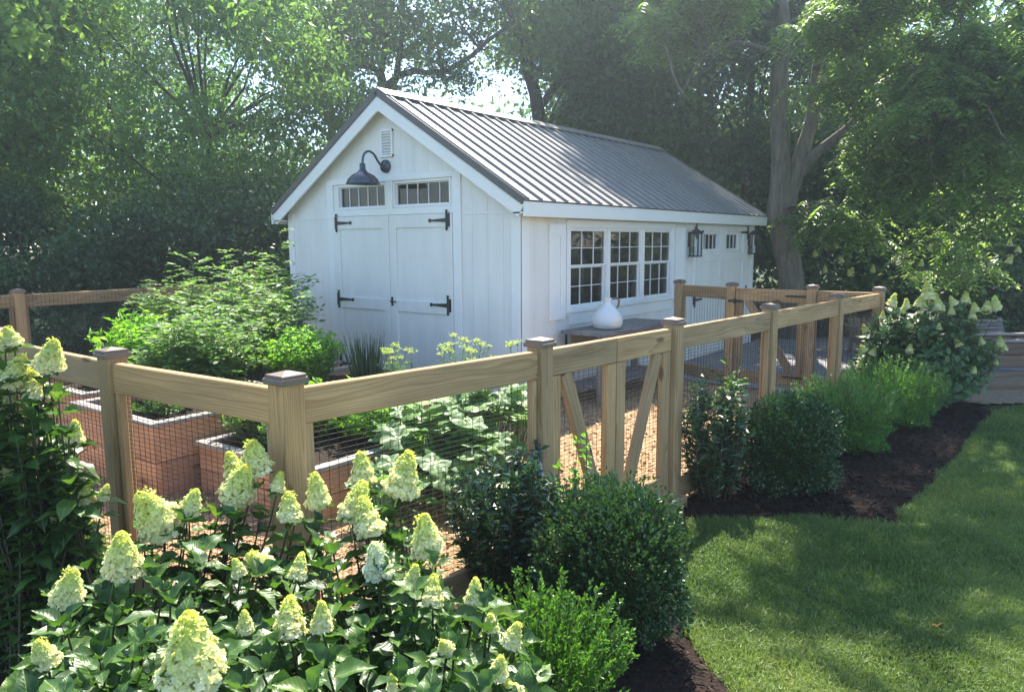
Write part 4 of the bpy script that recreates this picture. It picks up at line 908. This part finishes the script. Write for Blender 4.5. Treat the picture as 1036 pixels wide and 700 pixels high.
# chives
def chives(base, n, h, seed):
    t = thing('chive_clump', 'dark green clump of upright chives against the shed doors', 'plant', base); r = np.random.default_rng(seed); b = MB()
    for i in range(n):
        a = r.uniform(0, 6.28); q = .10*math.sqrt(r.random()); l_ = r.uniform(.05, .32)*q/.10; hh = h*r.uniform(.6, 1.05)
        p0 = A(base)+A([q*math.cos(a), q*math.sin(a), 0]); tip = p0+A([math.cos(a)*l_*hh, math.sin(a)*l_*hh, hh]); pt = stem_path(p0, tip, .03, 6)
        k = b.n; b.tube(pt, [.0042, .0042, .004, .0035, .0025, .0008], 4, False); b.Rn[-1] = np.full(24, r.random())
    b.build('foliage', M['chive'], t, True)
chives((-1.50, .62, .38), 190, .52, 60)
def umbels(lab, base, rr, h, n, seed):
    base = A(base, float); t = thing('fennel_plant', lab, 'plant', base, 'flowering fennel plants'); r = np.random.default_rng(seed); sb = MB(); P = []
    fb_ = MB()
    for i in range(n):
        a = r.uniform(0, 6.28); q = rr*math.sqrt(r.random()); tip = base+A([q*math.cos(a), q*math.sin(a), h*r.uniform(.75, 1.05)]); sb.tube(stem_path(base+A([q*.5*math.cos(a), q*.5*math.sin(a), 0]), tip, .05, 6), np.linspace(.004, .0015, 6), 4, False)
        for k in range(9):
            e = tip+A([r.normal(0, .022), r.normal(0, .022), r.uniform(.0, .02)]); sb.tube([tip-[0, 0, .02], e], .0008, 3, False); P.append(e+r.normal(0, .005, (7, 3)))
        fz = r.random(60); P2 = base+(tip-base)*(.3+.6*fz)[:, None]+r.normal(0, .03, (60, 3)); fb_.leaves(P2, unit(60)+A([0, 0, .5]), unit(60), .035, .005, T_DIA)
    P = np.concatenate(P); k = len(P); b = MB(); b.leaves(P, unit(k), unit(k)+A([0, 0, 1.]), .009, .009, T_OVAL); b.build('flowers', M['herb'], t); sb.build('stems', M['gstem'], t, True); fb_.build('foliage', M['tomato'], t)
umbels('short fennel in yellow flower just right of the chives', (-1.55, .13, .1), .13, .72, 14, 61)
umbels('taller fennel in pale flower before the shed wall, left of the gate', (-1.35, -.42, .1), .26, .78, 26, 62)
umbels('few pale fennel heads next to the gate post', (-1.35, -.95, .1), .10, .78, 7, 63)
# squash
def squash(lab, base, rx, ry, h, n, seed, size=.2):
    base = A(base, float); t = thing('squash_plant', lab, 'plant', base, 'sprawling squash plants'); r = np.random.default_rng(seed); sb = MB(); P = []; D = []; Nn = []; S = []
    for i in range(n):
        a = r.uniform(0, 6.28); q = math.sqrt(r.random()); z = h*r.uniform(.45, 1.0)*(1-.45*q*q); p = base+A([rx*q*math.cos(a), ry*q*math.sin(a), z]); p0 = base+A([rx*q*.75*math.cos(a), ry*q*.75*math.sin(a), 0])
        sb.tube(stem_path(p0, p, .08, 5), [.006, .006, .005, .005, .004], 6, False); az = r.uniform(0, 6.28); s = size*r.uniform(.6, 1.15)
        d = A([math.cos(az), math.sin(az), -.15]); P.append(p-d*.35*s); D.append(d); Nn.append(A([0, 0, 1.])+r.normal(0, .33, 3)); S.append(s)
    b = MB(); b.leaves(A(P), A(D), A(Nn), A(S), A(S), T_SQ); b.build('foliage', M['squash'], t, True); sb.build('stems', M['gstem'], t, True)
squash('big leaved squash spreading behind the wire left of the gate', (-2.05, -1.05, .05), .80, .46, .72, 170, 64, .17)
squash('lower squash trailing on the wood chips behind the near fence', (-2.60, -1.28, .02), .55, .40, .50, 80, 65, .16)

# ------------------------------------------------------------ table, jar, tools, far timber
tb = thing('potting_table', 'grey weathered potting table against the shed under the windows', 'table', (1.3, -.35, 0))
x0, x1, y0, y1 = .55, 2.15, -.62, -.10
b = MB()
for k in range(4): b.box((x0, y0+k*.13+.002, .74), (x1, y0+(k+1)*.13-.002, .775))
b.build('table_top', M['grey_wood'], tb)
for x in (x0+.04, x1-.11):
    for y in (y0+.03, y1-.10): b = MB(); b.box((x, y, 0), (x+.07, y+.07, .74)); b.build('leg', M['grey_wood'], tb)
b = MB(); b.box((x0+.04, y0+.035, .62), (x1-.04, y0+.06, .735)); b.box((x0+.04, y1-.06, .62), (x1-.04, y1-.035, .735)); b.build('apron', M['grey_wood'], tb)
b = MB()
for k in range(4): b.box((x0+.06, y0+.045+k*.105, .19), (x1-.06, y0+.14+k*.105, .215))
b.build('shelf', M['grey_wood'], tb)
jr = thing('jug', 'round white jug with a brown handle standing on the grey table', 'jug', (.97, -.42, .777))
b = MB(); b.lathe([(0, 0), (.11, 0), (.15, .02), (.168, .07), (.165, .12), (.135, .18), (.085, .235), (.05, .262), (.042, .28), (.044, .31), (.052, .318), (.052, .328), (.038, .33), (.034, .30), (.0, .28)], (.97, -.42, .777), 40); b.build('body', M['ceramic'], jr, True)
b = MB(); b.tube([(.97+.045, -.455, 1.095), (.97+.08, -.49, 1.10), (.97+.10, -.505, 1.07), (.97+.098, -.50, 1.03), (.97+.085, -.49, .995)], .012, 8); b.build('handle', M['rattan'], jr, True)
for k, (du, lab) in enumerate(((0, 'thin steel tool leaning on the left gate post, left one of two'), (.035, 'thin steel tool leaning on the left gate post, right one of two'))):
    q = A(fp[1]); t = thing('garden_tool', lab, 'tool', (q[0]-.09+du, q[1]-.18, 0), 'tools leaning on the gate post')
    b = MB(); lo = A([q[0]-.09+du*1.6, q[1]-.19, 0]); hi = A([q[0]-.105+du*.3, q[1]-.065, .66-du]); b.tube([lo, hi], .006, 8); b.build('shaft', M['steel'], t, True)
    b = MB(); b.tube([hi, hi+(hi-lo)*.12], [.012, .010], 8); b.build('handle', M['black'], t, True)
# right: planter and sleepers by the gravel path
pl = atz(1004, 374, 0); d = A([*RT, 0]); fwd = A([*FW, 0])
t = thing('timber_planter', 'brown timber planter with a pale top at the right edge past the hydrangea', 'planter', pl)
b = MB()
for k in range(2): b.board(pl+[0, 0, .11+k*.17], pl+d*2.2+[0, 0, .11+k*.17], .16, .05, (0, 0, 1)); b.board(pl+fwd*.7+[0, 0, .11+k*.17], pl+fwd*.7+d*2.2+[0, 0, .11+k*.17], .16, .05, (0, 0, 1)); b.board(pl+fwd*.025+[0, 0, .11+k*.17], pl+fwd*.675+[0, 0, .11+k*.17], .16, .05, (0, 0, 1))
b.board(pl+d*.62-fwd*.03+[0, 0, .02], pl+d*.62-fwd*.03+[0, 0, .37], .05, .05, (1, 0, 0)); b.build('side_boards', M['brown_wood'], t)
b = MB(); b.board(pl+[0, 0, .385], pl+d*2.2+[0, 0, .385], .1, .03, fwd); b.board(pl+fwd*.7+[0, 0, .385], pl+fwd*.7+d*2.2+[0, 0, .385], .1, .03, fwd); b.build('cap_boards', M['cap_board'], t)
b = MB(); b.box((0, 0, 0), (.01, .01, .01)); b = MB(); b.board(pl+fwd*.35+[0, 0, .3], pl+fwd*.35+d*2.15+[0, 0, .3], .6, .04, fwd); b.build('soil', M['soil'], t)
q = atz(960, 377.5, 0); b = MB(); b.board(q+[0, 0, .03], q+d*3.2+[0, 0, .03], .16, .06, fwd); tag(b.build('kerb_stone', M['grey_wood']), 'pale grey kerb board just below the brown planter', 'kerb')
for v, lab in ((383, 'dark sleeper in the gravel nearest the planter'), (395.5, 'dark sleeper in the gravel nearest the lawn')):
    q = atz(958, v, 0); b = MB(); b.board(q+[0, 0, .035], q+d*3.2+[0, 0, .035], .09, .07, fwd); tag(b.build('timber_sleeper', M['brown_wood']), lab, 'sleeper', 'sleepers across the gravel path')
bq = view(5.95, 10.6); t = thing('garden_bench', 'grey slatted garden bench behind the brown planter', 'bench', bq)
b = MB()
for k in range(6): b.board(bq+[0, 0, .30+k*.05]+fwd*(.02*k), bq+d*1.05+[0, 0, .30+k*.05]+fwd*(.02*k), .042, .02, (0, 0, 1))
b.build('backrest', M['grey_wood'], t)
b = MB()
for k in range(4): b.board(bq+[0, 0, .27]-fwd*(.08+k*.1), bq+d*1.05+[0, 0, .27]-fwd*(.08+k*.1), .085, .025, fwd)
b.build('seat', M['grey_wood'], t)
for x in (.03, 1.02):
    b = MB(); b.board(bq+d*x+fwd*.03, bq+d*x+fwd*.13+[0, 0, .59], .05, .05, d); b.build('leg', M['grey_wood'], t)
    b = MB(); b.board(bq+d*x-fwd*.38, bq+d*x-fwd*.38+[0, 0, .255], .05, .05, d); b.build('leg', M['grey_wood'], t)
cq = atz(862, 357, 0); t = thing('garden_chair', 'brown wooden chair half hidden between the last posts and the hydrangea', 'chair', cq)
b = MB()
for k in range(5): b.board(cq+d*(.02+k*.10)+[0, 0, .16]-fwd*.0, cq+d*(.02+k*.10)+fwd*.16+[0, 0, .52], .085, .02, d)
b.build('backrest', M['brown_wood'], t)
b = MB()
for k in range(4): b.board(cq-fwd*(.06+k*.11)+[0, 0, .20+.02*k], cq-fwd*(.06+k*.11)+d*.44+[0, 0, .20+.02*k], .09, .02, fwd)
b.build('seat', M['brown_wood'], t)
for x in (-.02, .46):
    b = MB(); b.board(cq+d*x+fwd*.02, cq+d*x+fwd*.02+[0, 0, .40], .06, .04, fwd); b.build('leg', M['brown_wood'], t)
    b = MB(); b.board(cq+d*x-fwd*.42, cq+d*x-fwd*.42+[0, 0, .40], .06, .04, fwd); b.build('leg', M['brown_wood'], t)
    b = MB(); b.board(cq+d*x-fwd*.50+[0, 0, .412], cq+d*x+fwd*.16+[0, 0, .412], .09, .022, d); b.build('armrest', M['grey_wood'], t)
# fallen leaf on the lawn
q = atz(948, 634, .045); b = MB(); b.leaves(A([q]), A([[1., .2, 0]]), A([[.1, .3, 1.]]), .06, .045, T_HYD, A([.6])); M['deadleaf'] = leaf_mat('dry_leaf', (.30, .12, .05), (.42, .20, .09), trans=.2)
b.build('fallen_leaf', M['deadleaf']); tag(bpy.data.objects['fallen_leaf'], 'dry orange-brown leaf lying on the lawn', 'leaf')

# ------------------------------------------------------------ trees
def crown_mesh(blobs, nclump, per, leaf, cr, seed, asp=.55, tpl=T_DIA, droop=0.0, shell=.45, zmin=.3):
    r = np.random.default_rng(seed); w = A([b[1][0]*b[1][1]*b[1][2] for b in blobs])**.67; w /= w.sum(); ci = r.choice(len(blobs), nclump, p=w)
    nb = max(7, nclump//11); bi = r.choice(len(blobs), nb, p=w); v = r.normal(size=(nb, 3)); v /= np.linalg.norm(v, axis=1)[:, None]
    v *= (1-(1-shell)*r.random(nb)**1.3)[:, None]*(1+.12*r.normal(size=nb))[:, None]; rb_ = A([blobs[i][1] for i in bi])
    Bc = A([blobs[i][0] for i in bi])+v*rb_; ci = r.integers(0, nb, nclump)           # boughs, then leaf clumps along each bough
    C = Bc[ci]+r.normal(size=(nclump, 3))*np.maximum(.3, .21*rb_.mean(1))[ci][:, None]*A([1.15, 1.15, .55]); k0 = C[:, 2] > zmin; C = C[k0]; bcol = r.random(nb)[ci][k0]
    n = len(C)*per; ix = np.repeat(np.arange(len(C)), per); cs = cr*r.uniform(.5, 1.4, len(C))
    P = C[ix]+r.normal(size=(n, 3))*cs[ix][:, None]*A([1, 1, .6]); rn = np.clip(r.random(n)*.35+r.random(len(C))[ix]*.25+bcol[ix]*.4, 0, .92)
    D = r.normal(size=(n, 3))+A([0, 0, -droop]); Nn = r.normal(size=(n, 3))*.8+A([0, 0, .7]); k = P[:, 2] > .1
    s = leaf*r.uniform(.5, 1.5, n); b = MB(); b.leaves(P[k], D[k], Nn[k], s[k], s[k]*asp, tpl, rn[k]); return b, C
def tree(name, lab, base, trunks, blobs, nclump, per, leaf, mat, cr=.35, seed=0, bark='barkd', limbs=40, grp=None, asp=.55, tpl=T_DIA, droop=0, shell=.45, lr=.035, zmin=.3, cat='tree'):
    base = A(base, float); t = thing(name, lab, cat, base, grp); tb_ = MB()
    for path, radii in trunks:
        P = A(path, float); m = 4*(len(P)-1)+1; x = np.linspace(0, len(P)-1, m); Q = np.stack([np.interp(x, range(len(P)), P[:, i]) for i in range(3)], 1); Q[1:-1] = (Q[:-2]+2*Q[1:-1]+Q[2:])/4
        Q[1:-1] += R.normal(0, .015, (m-2, 3)); tb_.tube(Q, np.interp(x, range(len(P)), radii)*(1+R.normal(0, .04, m)), 12)
    tb_.build('trunk', M[bark], t, True); b, C = crown_mesh(blobs, nclump, per, leaf, cr, seed, asp, tpl, droop, shell, zmin)
    b.build('crown', mat, t)
    if limbs:
        lb_ = MB(); rr = np.random.default_rng(seed+1); allp = np.concatenate([A(p, float)[1:] for p, _ in trunks])
        for c in C[rr.choice(len(C), min(limbs, len(C)), replace=False)]:
            dd = np.linalg.norm(allp-c, axis=1)+np.maximum(0, allp[:, 2]-c[2]+.3)*2; a = allp[np.argmin(dd)]; pt = stem_path(a, c, .12, 7, .06); pt[1:-1] += rr.normal(0, .04, (5, 3)); lb_.tube(pt, np.linspace(lr, lr*.15, 7), 6, False)
        lb_.build('limbs', M[bark], t, True)
    return t
def V3(X, Y, z): return view(X, Y, z)
def straight(X, Y, h, r0, lean=(0, 0)): return ([V3(X, Y, 0), V3(X+lean[0]*.5, Y+lean[1]*.5, h*.5), V3(X+lean[0], Y+lean[1], h)], [r0, r0*.7, r0*.25])
tree('broadleaf_tree', 'light green tree cut by the left edge of the picture', V3(-9.6, 12.5, 0), [straight(-9.6, 12.5, 6, .2)], [(V3(-9.6, 12.5, 5.4), (2.9, 2.9, 3.0)), (V3(-8.2, 12.2, 4.2), (1.4, 1.4, 1.5))], 330, 120, .13, M['t_light'], .29, 201, shell=.7)
tree('willow_tree', 'big dense silvery green tree left of the shed roof', V3(-5.7, 14, 0), [straight(-5.7, 14.6, 3.6, .16), straight(-6.3, 14.6, 3.5, .09, (-1.2, .5))], [(V3(-5.9, 14, 4.6), (2.7, 2.7, 3.9)), (V3(-4.3, 13.7, 3.6), (1.4, 1.5, 2.6)), (V3(-7.4, 13.6, 3.8), (1.7, 1.6, 3.0)), (V3(-6.4, 14, 7.2), (2.2, 2.2, 1.6))], 760, 130, .11, M['t_mid'], .27, 202, asp=.4, droop=.5, shell=.7)
ev = [(-8.9, 10.6, 1.5, 2.3), (-7.2, 11.2, 1.5, 2.6), (-5.4, 11.4, 1.45, 2.7), (-3.9, 12.0, 1.3, 2.6), (-10.6, 10.4, 1.5, 2.9), (-2.9, 11.4, .8, 1.9)]
labs = ['dark evergreen behind the back fence at the left edge of the picture', 'dark evergreen behind the single visible back fence post', 'dark evergreen directly behind the tomato plants', 'dark evergreen touching the left eave of the shed', 'dark evergreen furthest left, mostly outside the picture', 'small leafy evergreen tucked against the shed corner']
for k, (X, Y, r_, h) in enumerate(ev):
    tree('evergreen_shrub', labs[k], V3(X, Y, 0), [straight(X, Y, h*.8, .07)], [(V3(X, Y, h*.45), (r_, r_*.8, h*.56))], 210, 120, .07, M['evergreen'] if k != 5 else M['darkveg'], .22, 210+k, limbs=12, grp='evergreens behind the back fence', lr=.02, shell=.6, zmin=.1, cat='shrub')
def P_(u, v, Y): return atd(u, v, Y)
tree('locust_tree', 'thin forked tree against the sky above the shed ridge', V3(-2.4, 16, 0), [([V3(-2.4, 16, 0), P_(395, 130, 16), P_(385, 75, 16)], [.15, .12, .09]), ([P_(385, 82, 16), P_(390, 40, 16), P_(378, -30, 16), P_(370, -90, 16)], [.07, .06, .04, .02]), ([P_(388, 90, 16), P_(410, 72, 16), P_(450, 74, 16), P_(485, 50, 16), P_(520, 20, 16)], [.08, .07, .055, .045, .03]), ([P_(392, 100, 16), P_(405, 60, 16), P_(408, 0, 16), P_(415, -80, 16)], [.08, .06, .045, .02])],
     [(P_(400, 20, 16), (1.3, 1.2, 1.2)), (P_(425, -50, 16), (2.0, 1.8, 1.5)), (P_(350, 60, 16), (.8, 1, 1.2)), (P_(445, 40, 16), (.7, .8, 1.0)), (P_(470, 15, 16.5), (1.1, 1, 1.1)), (P_(480, 75, 17), (.8, .8, .6))], 420, 60, .085, M['t_maple'], .22, 230, limbs=110, lr=.022, shell=.2, zmin=3)
tree('locust_tree', 'thin dark stemmed tree with wispy twigs between the willow and the forked tree', V3(-3.6, 17.5, 0), [([V3(-3.6, 17.5, 0), P_(330, 90, 17.5), P_(340, 30, 17.5), P_(325, -60, 17.5)], [.12, .09, .07, .04]), ([P_(332, 80, 17.5), P_(318, 20, 17.5), P_(300, -40, 17.5)], [.06, .05, .03])],
     [(P_(335, 10, 17.5), (1.5, 1.2, 1.5)), (P_(310, -30, 17.5), (1.8, 1.2, 1.5))], 150, 55, .085, M['t_mid'], .25, 231, limbs=90, lr=.02, shell=.2, zmin=3.5)
tree('maple_tree', 'leaning tree with mid green leaves above the middle of the roof', V3(1.1, 18, 0), [([V3(1.1, 18, 0), P_(552, 140, 18), P_(530, 50, 18), P_(505, -30, 18), P_(490, -90, 18)], [.2, .16, .13, .1, .05]), ([P_(545, 110, 18), P_(590, 50, 18), P_(620, -30, 18)], [.09, .08, .05])],
     [(P_(580, 30, 18), (2.1, 1.8, 2.0)), (P_(640, 70, 17.5), (1.9, 1.6, 2.1)), (P_(570, -50, 18), (2.9, 2.2, 2.2)), (P_(530, 60, 18.4), (.9, 1, 1.2)), (P_(600, 130, 18.5), (1.6, 1.4, .9))], 480, 95, .13, M['t_maple'], .34, 232, limbs=60, zmin=1)
cl = ['dark dense tree behind the far half of the roof', 'dark dense tree directly left of the big pale trunk', 'dark dense tree directly right of the big pale trunk', 'dark dense tree second to the right of the big trunk', 'dark dense tree at the right edge of the picture']
for k, (X, Y, r_, zc, rz) in enumerate([(3.4, 18.5, 1.7, 4.4, 4.0), (5.6, 18.2, 1.6, 4.2, 4.6), (8.0, 17.5, 2.1, 3.0, 3.6), (10.6, 17.2, 2.2, 3.4, 4.2), (13.4, 16.8, 2.3, 4.2, 5.0)]):
    tree('dark_tree', cl[k], V3(X, Y, 0), [straight(X, Y, zc+rz*.6, .17)], [(V3(X, Y, zc), (r_, r_*.9, rz))], 400, 85, .13, M['t_dark'], .33, 240+k, limbs=40, grp='dark trees behind the shed', zmin=.3, shell=.5)
# the big walnut
Yw = 13.2
wt = [([V3(4.82, Yw, 0), P_(802, 285, Yw), P_(787, 215, Yw), P_(791, 175, Yw), P_(787, 95, Yw), P_(792, 20, Yw), P_(780, -70, Yw)], [.30, .27, .255, .20, .185, .16, .10]),
      ([P_(793, 215, Yw), P_(806, 172, Yw), P_(822, 120, Yw), P_(828, 60, Yw), P_(850, -10, Yw)], [.22, .17, .13, .11, .07]),
      ([P_(800, 185, Yw), P_(825, 155, Yw-.2), P_(856, 132, Yw-.5), P_(880, 105, Yw-.9), P_(930, 90, Yw-1.5)], [.15, .11, .09, .06, .03]),
      ([P_(824, 110, Yw), P_(850, 90, Yw-.4), P_(890, 78, Yw-1), P_(960, 70, Yw-2.2)], [.09, .06, .045, .02]),
      ([P_(790, 55, Yw), P_(745, 42, Yw-.3), P_(710, 55, Yw-.8), P_(690, 95, Yw-1.2)], [.07, .05, .03, .015]),
      ([P_(826, 70, Yw), P_(840, 20, Yw-1), P_(900, -20, Yw-2.5), P_(1000, -30, Yw-4)], [.09, .08, .06, .03])]
wb = [(P_(880, 40, 11.5), (1.6, 1.6, .9)), (P_(950, 120, 11), (1.5, 1.5, .85)), (P_(900, 185, 11.5), (1.0, 1.1, .7)), (P_(1010, 190, 10.5), (1.1, 1.2, .9)), (P_(1020, 60, 10.5), (1.3, 1.2, .8)), (P_(955, 250, 11.2), (1.1, 1.0, .45)), (P_(940, -50, 10.5), (1.7, 1.4, .6)), (P_(700, -20, 12.2), (1.5, 1.5, .9)), (P_(1090, 120, 9.5), (.9, 1.0, 1.2)), (P_(860, 235, 12.0), (.7, .7, .3))]
hi = [(V3(2.9, 15.8, 8.6), (2.0, 2.4, .8)), (V3(2.1, 14.4, 8.4), (1.2, 1.4, .5)), (V3(3.8, 14.6, 8.0), (1.5, 1.2, .6)), (V3(3.1, 9.4, 7.3), (1.6, 1.3, .5)), (V3(5.2, 8.0, 7.2), (1.2, 1.0, .4)), (V3(2.3, 8.3, 7.0), (1.2, .8, .4)), (V3(3.6, 7.3, 7.0), (1.0, .6, .3))]  # unseen upper crown lobes, added to cast dappled shade on roof and lawn
def walnut():
    base = V3(4.82, Yw, 0)
    t = thing('walnut_tree', 'big forked tree with a pale trunk and drooping leafy branches at the right', 'tree', base); tb_ = MB()
    for path, radii in wt:
        P = A(path, float); m = 6*(len(P)-1)+1; x = np.linspace(0, len(P)-1, m); Q = np.stack([np.interp(x, range(len(P)), P[:, i]) for i in range(3)], 1)
        for _ in range(2): Q[1:-1] = (Q[:-2]+2*Q[1:-1]+Q[2:])/4
        tb_.tube(Q, .8*np.interp(x, range(len(P)), radii)*(1+R.normal(0, .03, m)), 14)
    tb_.build('trunk', M['bark'], t, True)
    r = np.random.default_rng(77); C = []; 
    for c, s in wb:
        n = int(6*s[0]*s[1]*(s[2]+.6))+3; v = r.normal(size=(n, 3)); v /= np.linalg.norm(v, axis=1)[:, None]; v *= r.uniform(.3, 1, n)[:, None]; C += [c+v[i]*A(s) for i in range(n)]
    nlow = len(C)
    for hk, (c, s) in enumerate(hi):
        if hk == 3: nroof = len(C)
        n = int((17 if hk < 3 else 8)*s[0]*s[1]*(s[2]+.6))+3; v = r.normal(size=(n, 3)); v /= np.linalg.norm(v, axis=1)[:, None]; v *= r.uniform(.3, 1, n)[:, None]; C += [c+v[i]*A(s) for i in range(n)]
    allp = np.concatenate([A(p, float)[2:] for p, _ in wt]); lb_ = MB(); P = []; D = []; Nn = []
    for ci, c in enumerate(C):
        dd = np.linalg.norm(allp-c, axis=1); a = allp[np.argmin(dd)]; pt = stem_path(a, c, .12, 8, .16); pt[1:-1] += r.normal(0, .05, (6, 3)); lb_.tube(pt, np.linspace(.026, .006, 8), 6, False)
        for s_ in range(11 if ci < nlow else (10 if ci < nroof else 5)):              # twigs with compound drooping leaves
            f = r.uniform(.45, 1.05); ix = min(int(f*7), 6); p = pt[ix]+(pt[ix+1]-pt[ix])*(f*7-ix); az = r.uniform(0, 6.28); d_ = A([math.cos(az), math.sin(az), r.uniform(-.5, .3)])
            L2 = r.uniform(.2, .5); tw = stem_path(p, p+d_*L2, .08, 5, .06); lb_.tube(tw, [.005, .004, .003, .002, .001], 4, False)
            for q in range(5):
                g = tw[r.integers(1, 5)]; az2 = r.uniform(0, 6.28); e = A([math.cos(az2), math.sin(az2), -.35]); e /= np.linalg.norm(e); sd = np.cross(e, [0, 0, 1.]); sd /= np.linalg.norm(sd)
                for m in range(6):
                    c0 = g+e*(.05+.045*m)+A([0, 0, -.006*m*m])
                    for w in (-1, 1): P.append(c0); D.append(sd*w+e*.5+A([0, 0, -.35])); Nn.append(A([0, 0, 1.])+r.normal(0, .25, 3))
    P = A(P); k = len(P); b = MB(); s = .11*r.uniform(.7, 1.2, k); b.leaves(P, A(D), A(Nn), s, s*.4, T_DIA); b.build('crown', M['t_walnut'], t); lb_.build('limbs', M['bark'], t, True)
walnut()
# far wood behind everything
r = np.random.default_rng(300); C = []
for i in range(2600):
    X = r.uniform(-26, 26); Y = r.uniform(21, 27); top = 9.5 if X < -9 else (4.2 if X < -.5 else (5.0 if X < 1.5 else 7.0+2.0*math.sin(X*.8))); C.append(V3(X, Y, r.uniform(.2, 1)**.8*top))
C = A(C); per = 70; n = len(C)*per; ix = np.repeat(np.arange(len(C)), per); P = C[ix]+r.normal(size=(n, 3))*A([.75, .75, .5]); P[:, 2] = np.abs(P[:, 2])
b = MB(); b.leaves(P, r.normal(size=(n, 3)), r.normal(size=(n, 3))+A([0, 0, .7]), .2*r.uniform(.6, 1.3, n), .12, T_DIA, np.clip(r.random(n)*.5+r.random(len(C))[ix]*.5, 0, 1)); setting(b.build('woodland', M['t_dark']), 'stuff')

# ------------------------------------------------------------ air
HAZE = 0.0045
if HAZE:
    lo = A([-45, -45, -1.]); hi = A([45, 45, 22.]); b = MB()
    V = [(x, y, z) for z in (lo[2], hi[2]) for y in (lo[1], hi[1]) for x in (lo[0], hi[0])]
    b.add(V, [(0, 2, 3, 1), (4, 5, 7, 6), (0, 1, 5, 4), (2, 6, 7, 3), (0, 4, 6, 2), (1, 3, 7, 5)])
    m, nt, ns, Lk = new_mat('haze'); v = N(nt, 'ShaderNodeVolumePrincipled'); v.inputs['Color'].default_value = (.74, .88, 1, 1); v.inputs['Density'].default_value = HAZE; v.inputs['Anisotropy'].default_value = .72
    out = nt.nodes.new('ShaderNodeOutputMaterial'); Lk.new(v.outputs[0], out.inputs['Volume']); setting(b.build('haze', m), 'stuff')

# ------------------------------------------------------------ light, sky, camera
AZ, EL = rad(8), rad(54)              # to the right of the viewing direction
sd2 = FW*math.cos(AZ)+RT*math.sin(AZ); sun_dir = A([sd2[0]*math.cos(EL), sd2[1]*math.cos(EL), math.sin(EL)])
sun = bpy.data.lights.new('sun', 'SUN'); sun.energy = 5.0; sun.angle = rad(.53); sun.color = (1, .92, .79)
so = bpy.data.objects.new('sun', sun); COL.objects.link(so); so.rotation_euler = Vector(-sun_dir).to_track_quat('-Z', 'Y').to_euler()
w = bpy.data.worlds.new('World'); sc.world = w; w.use_nodes = True; nt = w.node_tree; nt.nodes.clear()
sky = nt.nodes.new('ShaderNodeTexSky'); sky.sky_type = 'NISHITA'; sky.sun_disc = False; sky.sun_elevation = EL; sky.sun_rotation = math.atan2(sd2[0], sd2[1]); sky.dust_density = .4; sky.ozone_density = 3.0; sky.air_density = 1.0
bg = nt.nodes.new('ShaderNodeBackground'); bg.inputs['Strength'].default_value = .12; wo = nt.nodes.new('ShaderNodeOutputWorld')
nt.links.new(sky.outputs[0], bg.inputs[0]); nt.links.new(bg.outputs[0], wo.inputs[0])
cam = bpy.data.cameras.new('camera'); co = bpy.data.objects.new('camera', cam); COL.objects.link(co); cam.sensor_width = 36; cam.lens = 36*F/1036; cam.clip_start = .05; cam.clip_end = 500
f3_ = Vector((FW[0]*math.cos(PITCH), FW[1]*math.cos(PITCH), -math.sin(PITCH))); r3 = Vector((RT[0], RT[1], 0)); u3 = r3.cross(f3_)
r4 = r3*math.cos(ROLL)+u3*math.sin(ROLL); u4 = -r3*math.sin(ROLL)+u3*math.cos(ROLL)
mt = Matrix((r4, u4, -f3_)).transposed().to_4x4(); mt.translation = Vector(EYE); co.matrix_world = mt; sc.camera = co
sc.view_settings.view_transform = 'Standard'; sc.view_settings.look = 'None'; sc.view_settings.gamma = 1; sc.view_settings.use_curve_mapping = False
sc.view_settings.exposure = 1.8
sc.render.engine = 'CYCLES'; sc.cycles.max_bounces = 5; sc.cycles.diffuse_bounces = 3; sc.cycles.glossy_bounces = 2; sc.cycles.transmission_bounces = 3; sc.cycles.transparent_max_bounces = 8; sc.cycles.volume_bounces = 0
